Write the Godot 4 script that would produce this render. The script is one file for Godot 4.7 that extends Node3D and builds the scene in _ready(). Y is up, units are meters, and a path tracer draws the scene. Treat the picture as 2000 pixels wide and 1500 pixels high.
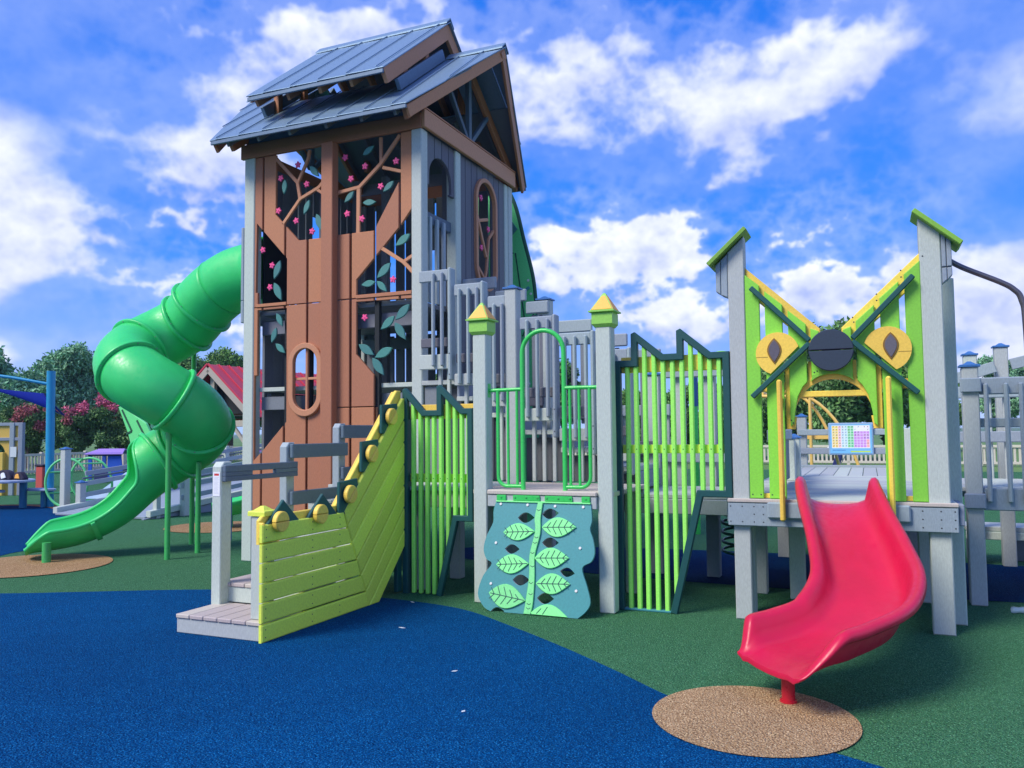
extends Node3D

var M := {}
var meshes := {}
var rng := RandomNumberGenerator.new()
var names := {}

# ---------------------------------------------------------------- setting up
func _ready():
	rng.seed = 7
	var cam := Camera3D.new()
	cam.name = "camera"
	cam.position = Vector3(0, 1.5, 0)
	cam.basis = Basis(Vector3.UP, 0.411126) * Basis(Vector3.RIGHT, 0.0587028) * Basis(Vector3.BACK, -0.00951226)
	cam.fov = 50.39
	cam.near = 0.05
	cam.far = 900.0
	add_child(cam)
	cam.current = true
	var sun := DirectionalLight3D.new()
	sun.name = "sun"
	sun.light_color = Color(1.0, 0.965, 0.91)
	sun.light_energy = 0.82
	sun.light_angular_distance = 24.0
	sun.shadow_enabled = true
	add_child(sun)
	sun.look_at_from_position(Vector3(-3.4, 6.4, 5.2), Vector3.ZERO)
	var env := Environment.new()
	env.background_mode = Environment.BG_SKY
	env.sky = make_sky()
	env.tonemap_mode = Environment.TONE_MAPPER_LINEAR
	env.tonemap_exposure = 1.54
	env.sdfgi_enabled = true
	env.ssao_enabled = true
	env.ssil_enabled = true
	env.fog_enabled = true
	env.fog_density = 0.0004
	env.fog_light_color = Color(0.62, 0.75, 0.92)
	var we := WorldEnvironment.new()
	we.name = "environment"
	we.environment = env
	add_child(we)
	make_materials()
	ground()
	tower()
	tower_stairs()
	decks()
	cat_gate()
	walkway()
	tube_slide()
	red_slide()
	entry_steps()
	tooth_panels()
	lantern_posts()
	leaf_climber()
	arch_rail()
	behind_the_deck()
	left_background()
	trees()
	litter()

# ---------------------------------------------------------------- sky
func sky_color(az: float, el: float, n1: FastNoiseLite, n2: FastNoiseLite, blobs: Array) -> Color:
	var ce := cos(el)
	var d := Vector3(sin(az) * ce, sin(el), -cos(az) * ce)
	var e := rad_to_deg(el)
	var base: Color
	var low := Color(0.33, 0.46, 0.78)
	var mid := Color(0.04, 0.20, 0.72)
	var top := Color(0.008, 0.11, 0.56)
	if e < 12.0:
		base = low.lerp(mid, pow(clampf(e / 12.0, 0, 1), 0.75))
	else:
		base = mid.lerp(top, pow(clampf((e - 12.0) / 22.0, 0, 1), 0.9))
	if e < -2.0:
		return Color(0.10, 0.16, 0.16)
	var p := d / maxf(d.y + 0.22, 0.05)
	var f := n1.get_noise_3d(p.x * 46.0, p.z * 46.0, e * 1.6)
	var a := rad_to_deg(az)
	var wx := a + n2.get_noise_2d(a * 5.0, e * 9.0) * 2.2
	var wy := e + n2.get_noise_2d(a * 5.0 + 300.0, e * 9.0) * 1.5
	var b := 0.0
	var tall := 0.0
	for k in blobs:
		var dx: float = (wx - k[0]) / k[2]
		if absf(dx) > 2.2:
			continue
		var dy: float = (wy - k[1]) / k[3]
		if absf(dy) > 2.2:
			continue
		# the low cumulus have flat bases
		var dq := dy * (1.55 if dy < 0.0 and k[1] < 15.0 else 1.0)
		var g: float = k[4] * exp(-(dx * dx + dq * dq))
		b += g
		tall += g * dy
	tall = tall / maxf(b, 0.05)
	# away from the frame the same kind of broken cloud goes on
	var inframe := smoothstep(20.0, 34.0, absf(a + 23.0))
	inframe = maxf(inframe, smoothstep(29.0, 36.0, e))
	b = lerpf(b, 0.42 + 0.5 * n2.get_noise_2d(p.x * 30.0 + 50.0, p.z * 30.0), inframe)
	var fine := n1.get_noise_3d(a * 6.0, e * 9.0, 40.0)
	var puff := 0.0
	var amp := 0.5
	var fr := 9.0
	for o in 4:   # billows
		puff += amp * (1.0 - 2.2 * absf(n2.get_noise_3d(a * fr, e * fr * 1.25, 7.0 * o)))
		amp *= 0.52
		fr *= 2.05
	var high := smoothstep(13.0, 19.0, e)
	var tex := lerpf(puff * 0.62 - 0.30 + fine * 0.25, fine * 0.9 + puff * 0.18 - 0.1, high * 0.75)
	var dens := b + lerpf(tex, f, inframe) * 0.62 - 0.25
	var cov := smoothstep(0.0, lerpf(0.34, 0.72, high), dens)
	cov = maxf(cov, 0.22 * smoothstep(-0.35, 0.1, dens))
	var up := n1.get_noise_3d(a * 6.0 - 1.5, e * 9.0 + 9.0, 40.0)
	var lit := clampf(0.46 + tall * 0.36 * (1.0 - inframe) + (fine - up) * 0.6 + (puff - 0.5) * 0.25 + (dens - 0.4) * 0.22, 0.0, 1.0)
	lit *= lerpf(0.94, 0.74, high * (1.0 - inframe))
	var cloud := Color(0.27, 0.34, 0.66).lerp(Color(0.82, 0.83, 0.86), lit)
	return base.lerp(cloud, clampf(cov, 0, 1))

func make_sky() -> Sky:
	var n1 := FastNoiseLite.new()
	n1.seed = 11
	n1.noise_type = FastNoiseLite.TYPE_SIMPLEX_SMOOTH
	n1.frequency = 0.017
	n1.fractal_octaves = 5
	n1.fractal_gain = 0.46
	var n2 := FastNoiseLite.new()
	n2.seed = 5
	n2.noise_type = FastNoiseLite.TYPE_SIMPLEX
	n2.frequency = 0.03
	n2.fractal_octaves = 3
	var blobs := [[-43.4, 19.2, 5.4, 3.9, 0.55], [-39.2, 23.5, 6.0, 2.4, 0.75], [-30.7, 26.0, 7.0, 2.4, 0.8], [-36.0, 27.2, 7.1, 1.6, 0.5], [-45.0, 16.8, 3.9, 2.0, 0.45], [-46.7, 25.1, 6.1, 1.2, 0.3], [-52.5, 18.3, 4.6, 1.4, 0.5], [-51.2, 20.7, 2.0, 1.2, 0.4],
		[-46.5, 13.5, 5.4, 1.2, 0.6], [-51.0, 10.5, 5.9, 1.2, 0.55], [-54.2, 8.6, 2.7, 0.9, 0.6], [-48.9, 9.1, 5.3, 1.3, 0.4], [-43.6, 7.1, 3.7, 2.0, 0.5], [-18.6, 24.4, 4.2, 2.6, 0.85], [-9.0, 20.4, 6.0, 3.0, 0.95], [-11.4, 24.6, 5.6, 2.2, 0.6], [0.9, 23.6, 5.0, 2.8, 0.85], [-19.5, 20.5, 4.0, 2.4, 0.6]]
	blobs += [[-3.6, 22.2, 3.9, 2.4, 0.75], [-7.4, 17.3, 3.3, 1.0, 0.4], [-15.5, 13.1, 4.2, 2.1, 0.95], [-19.1, 10.6, 4.7, 2.1, 0.75], [-11.7, 11.6, 3.1, 2.1, 0.75], [-12.8, 8.1, 4.6, 1.4, 0.7], [-20.5, 13.6, 2.3, 1.4, 0.5], [-3.4, 8.4, 3.3, 2.0, 0.95], [0.7, 9.4, 2.5, 1.3, 0.75],
		[-3.9, 13.1, 3.3, 1.7, 0.35], [6.2, 11.0, 2.0, 2.2, 0.85], [7.8, 8.4, 2.7, 1.8, 0.6], [6.0, 6.1, 3.4, 1.2, 0.6], [-10.1, 6.5, 5.8, 1.4, 0.5], [-23.4, 22.4, 4.5, 3.1, 0.45], [1.8, 6.4, 5.4, 1.3, 0.45]]
	var w := 4096
	var h := 2048
	var lw := 768
	var lh := 384
	var small := Image.create(lw, lh, false, Image.FORMAT_RGBF)
	for y in lh:
		var el := PI / 2 - (y + 0.5) / lh * PI
		for x in lw:
			small.set_pixel(x, y, sky_color(wrapf((x + 0.5) / lw * TAU, -PI, PI), el, n1, n2, blobs))
	small.resize(w, h, Image.INTERPOLATE_CUBIC)
	var x0 := int(w * (-70.0 / 360.0))
	var x1 := int(w * (24.0 / 360.0))
	var y0 := int(h * (0.5 - 36.0 / 180.0))
	var y1 := int(h * 0.502)
	for y in range(y0, y1):
		var el := PI / 2 - (y + 0.5) / h * PI
		for x in range(x0, x1):
			small.set_pixel(posmod(x, w), y, sky_color((x + 0.5) / w * TAU, el, n1, n2, blobs))
	var pm := PanoramaSkyMaterial.new()
	pm.panorama = ImageTexture.create_from_image(small)
	var s := Sky.new()
	s.sky_material = pm
	return s

# ---------------------------------------------------------------- materials
func noise_img(size: int, freq: float, oct: int, lo: float, hi: float, sd: int, stretch := 1.0) -> ImageTexture:
	var n := FastNoiseLite.new()
	n.seed = sd
	n.frequency = freq
	n.fractal_octaves = oct
	var img := n.get_seamless_image(size, size)
	img.convert(Image.FORMAT_RGB8)
	for y in size:
		for x in size:
			var v := img.get_pixel(x, y).r
			v = clampf((v - 0.5) * 1.5 + 0.5, 0, 1)
			v = lerpf(lo, hi, v)
			img.set_pixel(x, y, Color(v, v, v))
	img.generate_mipmaps()
	return ImageTexture.create_from_image(img)

func bump_img(size: int, freq: float, oct: int, k: float, sd: int) -> ImageTexture:
	var n := FastNoiseLite.new()
	n.seed = sd
	n.frequency = freq
	n.fractal_octaves = oct
	var img := n.get_seamless_image(size, size)
	img.convert(Image.FORMAT_RGBA8)
	img.bump_map_to_normal_map(k)
	img.generate_mipmaps()
	return ImageTexture.create_from_image(img)

func granule_img(size: int, cols: Array, sd: int, soft: float) -> ImageTexture:
	var r := RandomNumberGenerator.new()
	r.seed = sd
	var img := Image.create(size, size, false, Image.FORMAT_RGB8)
	img.fill(cols[0])
	# crumbs of coloured rubber, each a few texels long
	for i in int(size * size * 0.34):
		var c: Color = cols[r.randi() % cols.size()]
		var k := r.randf_range(1.0 - soft, 1.0 + soft)
		c = Color(c.r * k, c.g * k, c.b * k)
		var x := r.randi() % size
		var y := r.randi() % size
		var hw := 1 + r.randi() % 3
		var hh := 1 + r.randi() % 2
		if r.randf() < 0.5:
			img.fill_rect(Rect2i(x, y, hw, hh), c)
		else:
			img.fill_rect(Rect2i(x, y, hh, hw), c)
	img.generate_mipmaps()
	return ImageTexture.create_from_image(img)

func mat(key: String, col: Color, rough := 0.6, grain := "plastic", metal := 0.0) -> StandardMaterial3D:
	var m := StandardMaterial3D.new()
	m.albedo_color = col
	m.roughness = rough
	m.metallic = metal
	if grain != "":
		m.uv1_triplanar = true
		m.uv1_world_triplanar = true
		m.uv1_triplanar_sharpness = 8.0
		match grain:
			"plastic":
				m.albedo_texture = M["t_grain"]
				m.normal_enabled = true
				m.normal_texture = M["t_bump"]
				m.normal_scale = 0.10
				m.uv1_scale = Vector3(1.6, 1.6, 1.6)
			"board":
				m.albedo_texture = M["t_streak"]
				m.normal_enabled = true
				m.normal_texture = M["t_bump"]
				m.normal_scale = 0.14
				m.uv1_scale = Vector3(2.2, 0.55, 2.2)
			"smooth":
				m.roughness = minf(1.0, rough * 1.3)
				m.albedo_texture = M["t_soft"]
				m.roughness_texture = M["t_scuff"]
				m.normal_enabled = true
				m.normal_texture = M["t_orange"]
				m.normal_scale = 0.06
				m.uv1_scale = Vector3(1.1, 1.1, 1.1)
			"metal":
				m.albedo_texture = M["t_grain"]
				m.roughness_texture = M["t_grain"]
				m.uv1_scale = Vector3(0.8, 0.8, 0.8)
	M[key] = m
	if grain == "board" or grain == "plastic":
		# boards of one colour never match exactly
		for i in 3:
			var v: StandardMaterial3D = m.duplicate()
			var k := [0.955, 1.0, 1.03][i] as float
			v.albedo_color = Color(clampf(col.r * k, 0, 1), clampf(col.g * (k + 0.01 * (i - 1)), 0, 1), clampf(col.b * (k - 0.012 * (i - 1)), 0, 1))
			v.uv1_offset = Vector3(i * 0.37, i * 0.21, i * 0.53)
			M["%s#%d" % [key, i]] = v
	return m

func pick(m: String) -> Material:
	var k := "%s#%d" % [m, rng.randi() % 3]
	return M[k] if M.has(k) else M[m]

func make_materials():
	M["t_grain"] = noise_img(512, 0.05, 5, 0.94, 1.0, 3)
	M["t_streak"] = noise_img(512, 0.07, 5, 0.93, 1.0, 9)
	M["t_soft"] = noise_img(256, 0.012, 3, 0.965, 1.0, 21)
	M["t_scuff"] = noise_img(512, 0.03, 6, 0.55, 1.0, 29)
	M["t_bump"] = bump_img(512, 0.12, 3, 2.0, 13)
	M["t_orange"] = bump_img(512, 0.06, 2, 1.2, 17)
	mat("grey", Color8(190, 200, 194), 0.62, "board")
	mat("grey_trim", Color8(146, 160, 174), 0.62, "board")
	mat("grey_dark", Color8(122, 128, 138), 0.65, "board")
	mat("grey_rail", Color8(158, 172, 180), 0.6, "board")
	mat("slate", Color8(92, 112, 128), 0.6, "board")
	mat("deck", Color8(188, 196, 190), 0.7, "board")
	mat("deck_tan", Color8(196, 186, 178), 0.7, "board")
	mat("brown", Color8(184, 122, 88), 0.62, "board")
	mat("brown_light", Color8(200, 140, 104), 0.62, "board")
	mat("lime", Color8(230, 245, 90), 0.55, "plastic")
	mat("slat_lime", Color8(164, 255, 108), 0.5, "plastic")
	mat("face_green", Color8(140, 220, 70), 0.5, "plastic")
	mat("cap_green", Color8(150, 214, 92), 0.5, "plastic")
	mat("dark_green", Color8(22, 84, 82), 0.5, "plastic")
	mat("teal_leaf", Color8(70, 136, 130), 0.5, "plastic")
	mat("yellow", Color8(255, 216, 88), 0.5, "plastic")
	mat("amber", Color8(250, 184, 76), 0.55, "plastic")
	mat("ear_green", Color8(128, 180, 66), 0.55, "plastic")
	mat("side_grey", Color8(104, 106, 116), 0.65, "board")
	mat("navy", Color8(44, 58, 76), 0.5, "plastic")
	mat("brass", Color8(150, 116, 52), 0.45, "plastic", 0.3)
	mat("pupil", Color8(104, 100, 108), 0.4, "plastic")
	mat("pink", Color8(250, 90, 150), 0.45, "plastic")
	mat("blue_cap", Color8(58, 112, 176), 0.45, "plastic")
	mat("leaf_board", Color8(62, 148, 152), 0.5, "plastic")
	mat("mint", Color8(136, 244, 152), 0.5, "plastic")
	mat("white_bolt", Color8(226, 226, 222), 0.4, "")
	mat("steel_bolt", Color8(150, 155, 158), 0.35, "", 0.8)
	mat("dark_bolt", Color8(62, 66, 72), 0.5, "")
	mat("rail_green", Color8(64, 206, 96), 0.32, "smooth")
	mat("tube_green", Color8(58, 212, 116), 0.42, "smooth")
	mat("pole_green", Color8(70, 180, 96), 0.35, "smooth")
	mat("spiral_green", Color8(26, 92, 70), 0.35, "smooth")
	mat("red_plastic", Color8(206, 20, 66), 0.4, "smooth")
	mat("red_pole", Color8(190, 26, 48), 0.3, "smooth")
	mat("roof_metal", Color8(128, 156, 180), 0.46, "metal", 0.4)
	mat("roof_curb", Color8(104, 128, 152), 0.5, "metal", 0.2)
	mat("bent_metal", Color8(112, 108, 112), 0.35, "", 0.7)
	mat("pavilion_red", Color8(206, 62, 84), 0.45, "metal", 0.15)
	mat("timber", Color8(176, 168, 156), 0.7, "board")
	mat("dark_void", Color8(26, 34, 40), 0.8, "board")
	mat("fence_cream", Color8(206, 200, 186), 0.7, "board")
	mat("blue_pole", Color8(30, 150, 196), 0.4, "smooth")
	mat("blue_cloth", Color8(22, 52, 176), 0.85, "plastic")
	mat("tent_blue", Color8(28, 86, 200), 0.8, "plastic")
	mat("tent_navy", Color8(34, 44, 104), 0.8, "plastic")
	mat("tent_lilac", Color8(168, 138, 222), 0.75, "plastic")
	mat("table_top", Color8(160, 178, 206), 0.5, "plastic")
	mat("table_leg", Color8(30, 120, 160), 0.5, "plastic")
	mat("panel_yellow", Color8(232, 196, 92), 0.55, "plastic")
	mat("ring_green", Color8(110, 220, 140), 0.4, "smooth")
	mat("hump_blue", Color8(150, 180, 210), 0.6, "plastic")
	mat("wall_green", Color8(110, 232, 140), 0.5, "plastic")
	mat("wall_line", Color8(24, 86, 60), 0.6, "")
	mat("orange_pipe", Color8(255, 212, 116), 0.4, "smooth")
	mat("post_blue", Color8(36, 92, 150), 0.45, "smooth")
	mat("bin_red", Color8(186, 78, 74), 0.6, "plastic")
	mat("cloth_dark", Color8(40, 38, 60), 0.85, "plastic")
	mat("cloth_white", Color8(224, 226, 230), 0.8, "plastic")
	mat("cloth_purple", Color8(150, 62, 190), 0.6, "plastic")
	mat("bark", Color8(88, 78, 68), 0.9, "board")
	mat("paper", Color8(214, 222, 224), 0.7, "")
	var bottle := mat("bottle_clear", Color(0.78, 0.88, 0.95, 0.35), 0.08, "")
	bottle.transparency = BaseMaterial3D.TRANSPARENCY_ALPHA
	rubber("blue_rubber", [Color8(0, 66, 120), Color8(0, 54, 102), Color8(0, 80, 138), Color8(0, 42, 86), Color8(6, 92, 152), Color8(36, 122, 178)], 31, 0.22)
	rubber("green_rubber", [Color8(62, 112, 76), Color8(48, 94, 62), Color8(84, 130, 90), Color8(32, 70, 54), Color8(98, 146, 112), Color8(62, 120, 90)], 32, 0.3)
	rubber("brown_rubber", [Color8(182, 150, 112), Color8(136, 104, 74), Color8(208, 178, 138), Color8(102, 76, 54), Color8(226, 202, 164), Color8(158, 124, 90)], 33, 0.2)
	var g := mat("grass", Color(1, 1, 1), 0.95, "")
	g.vertex_color_use_as_albedo = true
	for k in [["leaf_dark", Color8(108, 154, 88)], ["leaf_mid", Color8(118, 164, 84)], ["leaf_teal", Color8(136, 190, 152)], ["leaf_pink", Color8(198, 104, 134)], ["leaf_rust", Color8(160, 92, 98)]]:
		var l := mat(k[0], k[1], 0.7, "")
		l.vertex_color_use_as_albedo = true
		l.cull_mode = BaseMaterial3D.CULL_DISABLED
		l.backlight_enabled = true
		l.backlight = Color(k[1].r * 0.35, k[1].g * 0.4, k[1].b * 0.25)

func rubber(key: String, cols: Array, sd: int, soft: float):
	var m := StandardMaterial3D.new()
	m.albedo_texture = granule_img(1024, cols, sd, soft)
	m.vertex_color_use_as_albedo = true
	m.roughness = 0.95
	m.metallic_specular = 0.15
	m.uv1_triplanar = true
	m.uv1_world_triplanar = true
	m.uv1_scale = Vector3(0.46, 0.46, 0.46)
	m.normal_enabled = true
	m.normal_texture = M["t_rub"] if M.has("t_rub") else rub_bump()
	m.normal_scale = 0.8
	M[key] = m

func rub_bump() -> ImageTexture:
	M["t_rub"] = bump_img(512, 0.3, 2, 5.0, 41)
	return M["t_rub"]

# ---------------------------------------------------------------- scene helpers
func numbered(n: String, parent: Node) -> String:
	var k := str(parent.get_instance_id()) + n
	if not names.has(k):
		names[k] = 0
		return n
	names[k] += 1
	return "%s_%03d" % [n, names[k]]

func world_xf(n: Node) -> Transform3D:
	var x := Transform3D.IDENTITY
	while n != self:
		x = (n as Node3D).transform * x
		n = n.get_parent()
	return x

func thing(called: String, label: String, category: String, at := Vector3.ZERO, group := "") -> Node3D:
	var o := Node3D.new()
	o.name = numbered(called, self)
	o.position = at
	add_child(o, true)
	tag(o, label, category, group)
	return o

func tag(o: Node, label: String, category: String, group := ""):
	o.set_meta("label", label)
	o.set_meta("category", category)
	if group != "":
		o.set_meta("group", group)

func put(parent: Node, called: String, mesh: Mesh, material: Material, xf: Transform3D) -> MeshInstance3D:
	var o := MeshInstance3D.new()
	o.name = numbered(called, parent)
	o.mesh = mesh
	o.material_override = material
	o.transform = world_xf(parent).affine_inverse() * xf
	parent.add_child(o, true)
	return o

func tri(st: SurfaceTool, a: Vector3, b: Vector3, c: Vector3, n: Vector3):
	st.set_smooth_group(-1)
	var q := [a, b, c]
	if (b - a).cross(c - a).dot(n) > 0:
		q = [a, c, b]
	for p in q:
		st.set_normal(n)
		st.add_vertex(p)

func quad(st: SurfaceTool, a: Vector3, b: Vector3, c: Vector3, d: Vector3, hint: Vector3):
	var n := (b - a).cross(c - a)
	if n.length() < 1e-12:
		n = (c - a).cross(d - a)
	n = n.normalized()
	if n.dot(hint) < 0:
		n = -n
	tri(st, a, b, c, n)
	tri(st, a, c, d, n)

func cbox(s: Vector3, c: float) -> ArrayMesh:
	var key := "%d_%d_%d_%d" % [roundi(s.x * 2000), roundi(s.y * 2000), roundi(s.z * 2000), roundi(c * 5000)]
	if meshes.has(key):
		return meshes[key]
	c = minf(c, minf(s.x, minf(s.y, s.z)) * 0.4)
	var h := s / 2
	var st := SurfaceTool.new()
	st.begin(Mesh.PRIMITIVE_TRIANGLES)
	var v := func(sg: Vector3, ax: int) -> Vector3:
		var p := Vector3.ZERO
		for i in 3:
			p[i] = sg[i] * (h[i] if i == ax else h[i] - c)
		return p
	for ax in 3:
		var u := (ax + 1) % 3
		var w := (ax + 2) % 3
		for s1 in [-1.0, 1.0]:
			var ps := []
			for k in [[-1.0, -1.0], [1.0, -1.0], [1.0, 1.0], [-1.0, 1.0]]:
				var sg := Vector3.ZERO
				sg[ax] = s1
				sg[u] = k[0]
				sg[w] = k[1]
				ps.append(v.call(sg, ax))
			var n := Vector3.ZERO
			n[ax] = s1
			quad(st, ps[0], ps[1], ps[2], ps[3], n)
			for s2 in [-1.0, 1.0]:
				# the edge where faces ax and u meet
				var sg := Vector3.ZERO
				sg[ax] = s1
				sg[u] = s2
				sg[w] = -1.0
				var sh := sg
				sh[w] = 1.0
				var hint := Vector3.ZERO
				hint[ax] = s1
				hint[u] = s2
				quad(st, v.call(sg, ax), v.call(sh, ax), v.call(sh, u), v.call(sg, u), hint)
	for sx in [-1.0, 1.0]:
		for sy in [-1.0, 1.0]:
			for sz in [-1.0, 1.0]:
				var sg := Vector3(sx, sy, sz)
				tri(st, v.call(sg, 0), v.call(sg, 1), v.call(sg, 2), sg.normalized())
	var m := st.commit()
	meshes[key] = m
	return m

func B(parent: Node, called: String, a: Vector3, b: Vector3, m: String, c := 0.006) -> MeshInstance3D:
	var lo := Vector3(minf(a.x, b.x), minf(a.y, b.y), minf(a.z, b.z))
	var hi := Vector3(maxf(a.x, b.x), maxf(a.y, b.y), maxf(a.z, b.z))
	return put(parent, called, cbox(hi - lo, c), pick(m), Transform3D(Basis(), (lo + hi) / 2))

# a beam from p to q: w across, h along "up"
func beam(parent: Node, called: String, p: Vector3, q: Vector3, w: float, h: float, m: String, up := Vector3.UP, c := 0.005) -> MeshInstance3D:
	var y := (q - p).normalized()
	var x := y.cross(up).normalized()
	var z := x.cross(y).normalized()
	return put(parent, called, cbox(Vector3(w, (q - p).length(), h), c), pick(m), Transform3D(Basis(x, y, z), (p + q) / 2))

const FRONT := Basis(Vector3(1, 0, 0), Vector3(0, 1, 0), Vector3(0, 0, 1))
const SIDE := Basis(Vector3(0, 0, -1), Vector3(0, 1, 0), Vector3(1, 0, 0))

func ccw(pts: PackedVector2Array) -> PackedVector2Array:
	if Geometry2D.is_polygon_clockwise(pts):
		pts = pts.duplicate()
		pts.reverse()
	return pts

func prism_mesh(pts: PackedVector2Array, t: float, c: float) -> ArrayMesh:
	pts = ccw(pts)
	var n := pts.size()
	var ins := PackedVector2Array()
	for i in n:
		var a := pts[(i + n - 1) % n]
		var b := pts[i]
		var d := pts[(i + 1) % n]
		var e1 := (b - a).normalized()
		var e2 := (d - b).normalized()
		var n1 := Vector2(-e1.y, e1.x)
		var n2 := Vector2(-e2.y, e2.x)
		var k := 1.0 + n1.dot(n2)
		var off := (n1 + n2) / maxf(k, 0.35)
		ins.append(b + off * c)
	var ix := Geometry2D.triangulate_polygon(ins)
	if ix.is_empty():
		ins = pts
		ix = Geometry2D.triangulate_polygon(ins)
	var st := SurfaceTool.new()
	st.begin(Mesh.PRIMITIVE_TRIANGLES)
	for i in range(0, ix.size(), 3):
		var p0 := ins[ix[i]]
		var p1 := ins[ix[i + 1]]
		var p2 := ins[ix[i + 2]]
		tri(st, Vector3(p0.x, p0.y, 0), Vector3(p1.x, p1.y, 0), Vector3(p2.x, p2.y, 0), Vector3(0, 0, 1))
		tri(st, Vector3(p0.x, p0.y, -t), Vector3(p1.x, p1.y, -t), Vector3(p2.x, p2.y, -t), Vector3(0, 0, -1))
	for i in n:
		var j := (i + 1) % n
		var e := (pts[j] - pts[i]).normalized()
		var o := Vector3(e.y, -e.x, 0)
		var a := Vector3(pts[i].x, pts[i].y, 0)
		var b := Vector3(pts[j].x, pts[j].y, 0)
		var ai := Vector3(ins[i].x, ins[i].y, 0)
		var bi := Vector3(ins[j].x, ins[j].y, 0)
		var f := Vector3(0, 0, -c)
		var k := Vector3(0, 0, -t + c)
		quad(st, ai, bi, b + f, a + f, o + Vector3(0, 0, 1))
		quad(st, a + f, b + f, b + k, a + k, o)
		quad(st, a + k, b + k, bi + Vector3(0, 0, -t), ai + Vector3(0, 0, -t), o - Vector3(0, 0, 1))
	return st.commit()

# an extruded outline; basis says which way its face looks, o is where local 0,0 lies
func P(parent: Node, called: String, pts: PackedVector2Array, t: float, m: String, basis: Basis, o: Vector3, c := 0.004) -> MeshInstance3D:
	var mn := pts[0]
	var mx := pts[0]
	for p in pts:
		mn = mn.min(p)
		mx = mx.max(p)
	var ctr := (mn + mx) / 2
	var q := PackedVector2Array()
	for p in pts:
		q.append(p - ctr)
	return put(parent, called, prism_mesh(q, t, c), pick(m), Transform3D(basis, o + basis * Vector3(ctr.x, ctr.y, 0)))

# outlines on a plane z = const (front) and on a plane x = const, given as (z, y)
func PF(parent: Node, called: String, pts: Array, z: float, t: float, m: String, c := 0.004) -> MeshInstance3D:
	return P(parent, called, V2(pts), t, m, FRONT, Vector3(0, 0, z), c)

func PS(parent: Node, called: String, pts: Array, x: float, t: float, m: String, c := 0.004) -> MeshInstance3D:
	var q := PackedVector2Array()
	for p in pts:
		q.append(Vector2(-p[0], p[1]))
	return P(parent, called, q, t, m, SIDE, Vector3(x, 0, 0), c)

func V2(pts: Array) -> PackedVector2Array:
	var q := PackedVector2Array()
	for p in pts:
		q.append(Vector2(p[0], p[1]))
	return q

func rect(x0: float, y0: float, x1: float, y1: float) -> PackedVector2Array:
	return PackedVector2Array([Vector2(x0, y0), Vector2(x1, y0), Vector2(x1, y1), Vector2(x0, y1)])

func ellipse(cx: float, cy: float, rx: float, ry: float, n := 28, a0 := 0.0, a1 := TAU) -> PackedVector2Array:
	var q := PackedVector2Array()
	var full := absf(a1 - a0 - TAU) < 0.001
	for i in (n if full else n + 1):
		var a := a0 + (a1 - a0) * i / n
		q.append(Vector2(cx + cos(a) * rx, cy + sin(a) * ry))
	return q

func stadium(cx: float, y0: float, y1: float, r: float, n := 12) -> PackedVector2Array:
	var q := ellipse(cx, y1 - r, r, r, n, 0, PI)
	q.append_array(ellipse(cx, y0 + r, r, r, n, PI, TAU))
	return q

func lens(a: Vector2, b: Vector2, fat: float, n := 7) -> PackedVector2Array:
	var q := PackedVector2Array()
	var d := b - a
	var s := Vector2(-d.y, d.x) * fat
	for i in n + 1:
		var t := float(i) / n
		q.append(a + d * t + s * sin(PI * pow(t, 0.9)) * 1.0)
	for i in range(1, n):
		var t := 1.0 - float(i) / n
		q.append(a + d * t - s * sin(PI * pow(t, 0.9)))
	return q

# cuts holes (which reach an edge) out of a strip, one prism part per piece left
func strip(parent: Node, called: String, r: PackedVector2Array, holes: Array, t: float, m: String, basis: Basis, o: Vector3, c := 0.005):
	var left := [r]
	for h in holes:
		var nxt := []
		for p in left:
			for k in Geometry2D.clip_polygons(p, ccw(h)):
				if not Geometry2D.is_polygon_clockwise(k):
					nxt.append(k)
		left = nxt
	for p in left:
		var area := 0.0
		for i in p.size():
			area += p[i].cross(p[(i + 1) % p.size()]) * 0.5
		if absf(area) > 0.0006:
			P(parent, called, p, t, m, basis, o, c)

func grid_mesh(rows: Array, close_j: bool, cap0 := false, cap1 := false) -> ArrayMesh:
	var st := SurfaceTool.new()
	st.begin(Mesh.PRIMITIVE_TRIANGLES)
	st.set_smooth_group(0)
	var nj: int = rows[0].size()
	for i in rows.size() - 1:
		for j in (nj if close_j else nj - 1):
			var k := (j + 1) % nj
			var a: Vector3 = rows[i][j]
			var b: Vector3 = rows[i][k]
			var c: Vector3 = rows[i + 1][k]
			var d: Vector3 = rows[i + 1][j]
			for p in [a, b, c, a, c, d]:
				st.add_vertex(p)
	for e in 2:
		if (e == 0 and not cap0) or (e == 1 and not cap1):
			continue
		st.set_smooth_group(1 + e)
		var row: PackedVector3Array = rows[0] if e == 0 else rows[rows.size() - 1]
		var mid := Vector3.ZERO
		for p in row:
			mid += p
		mid /= row.size()
		for j in nj:
			var k := (j + 1) % nj
			for p in ([mid, row[k], row[j]] if e == 0 else [mid, row[j], row[k]]):
				st.add_vertex(p)
	st.generate_normals()
	return st.commit()

func tube_mesh(path: PackedVector3Array, r: float, seg := 10) -> ArrayMesh:
	var rows := []
	var x := Vector3.ZERO
	for i in path.size():
		var t := (path[mini(i + 1, path.size() - 1)] - path[maxi(i - 1, 0)]).normalized()
		if i == 0:
			x = t.cross(Vector3.UP)
			if x.length() < 0.05:
				x = t.cross(Vector3.RIGHT)
		x = (x - t * x.dot(t)).normalized()
		var y := x.cross(t)
		var row := PackedVector3Array()
		for j in seg:
			var a := TAU * j / seg
			row.append(path[i] + (x * cos(a) + y * sin(a)) * r)
		rows.append(row)
	return grid_mesh(rows, true, true, true)

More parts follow.
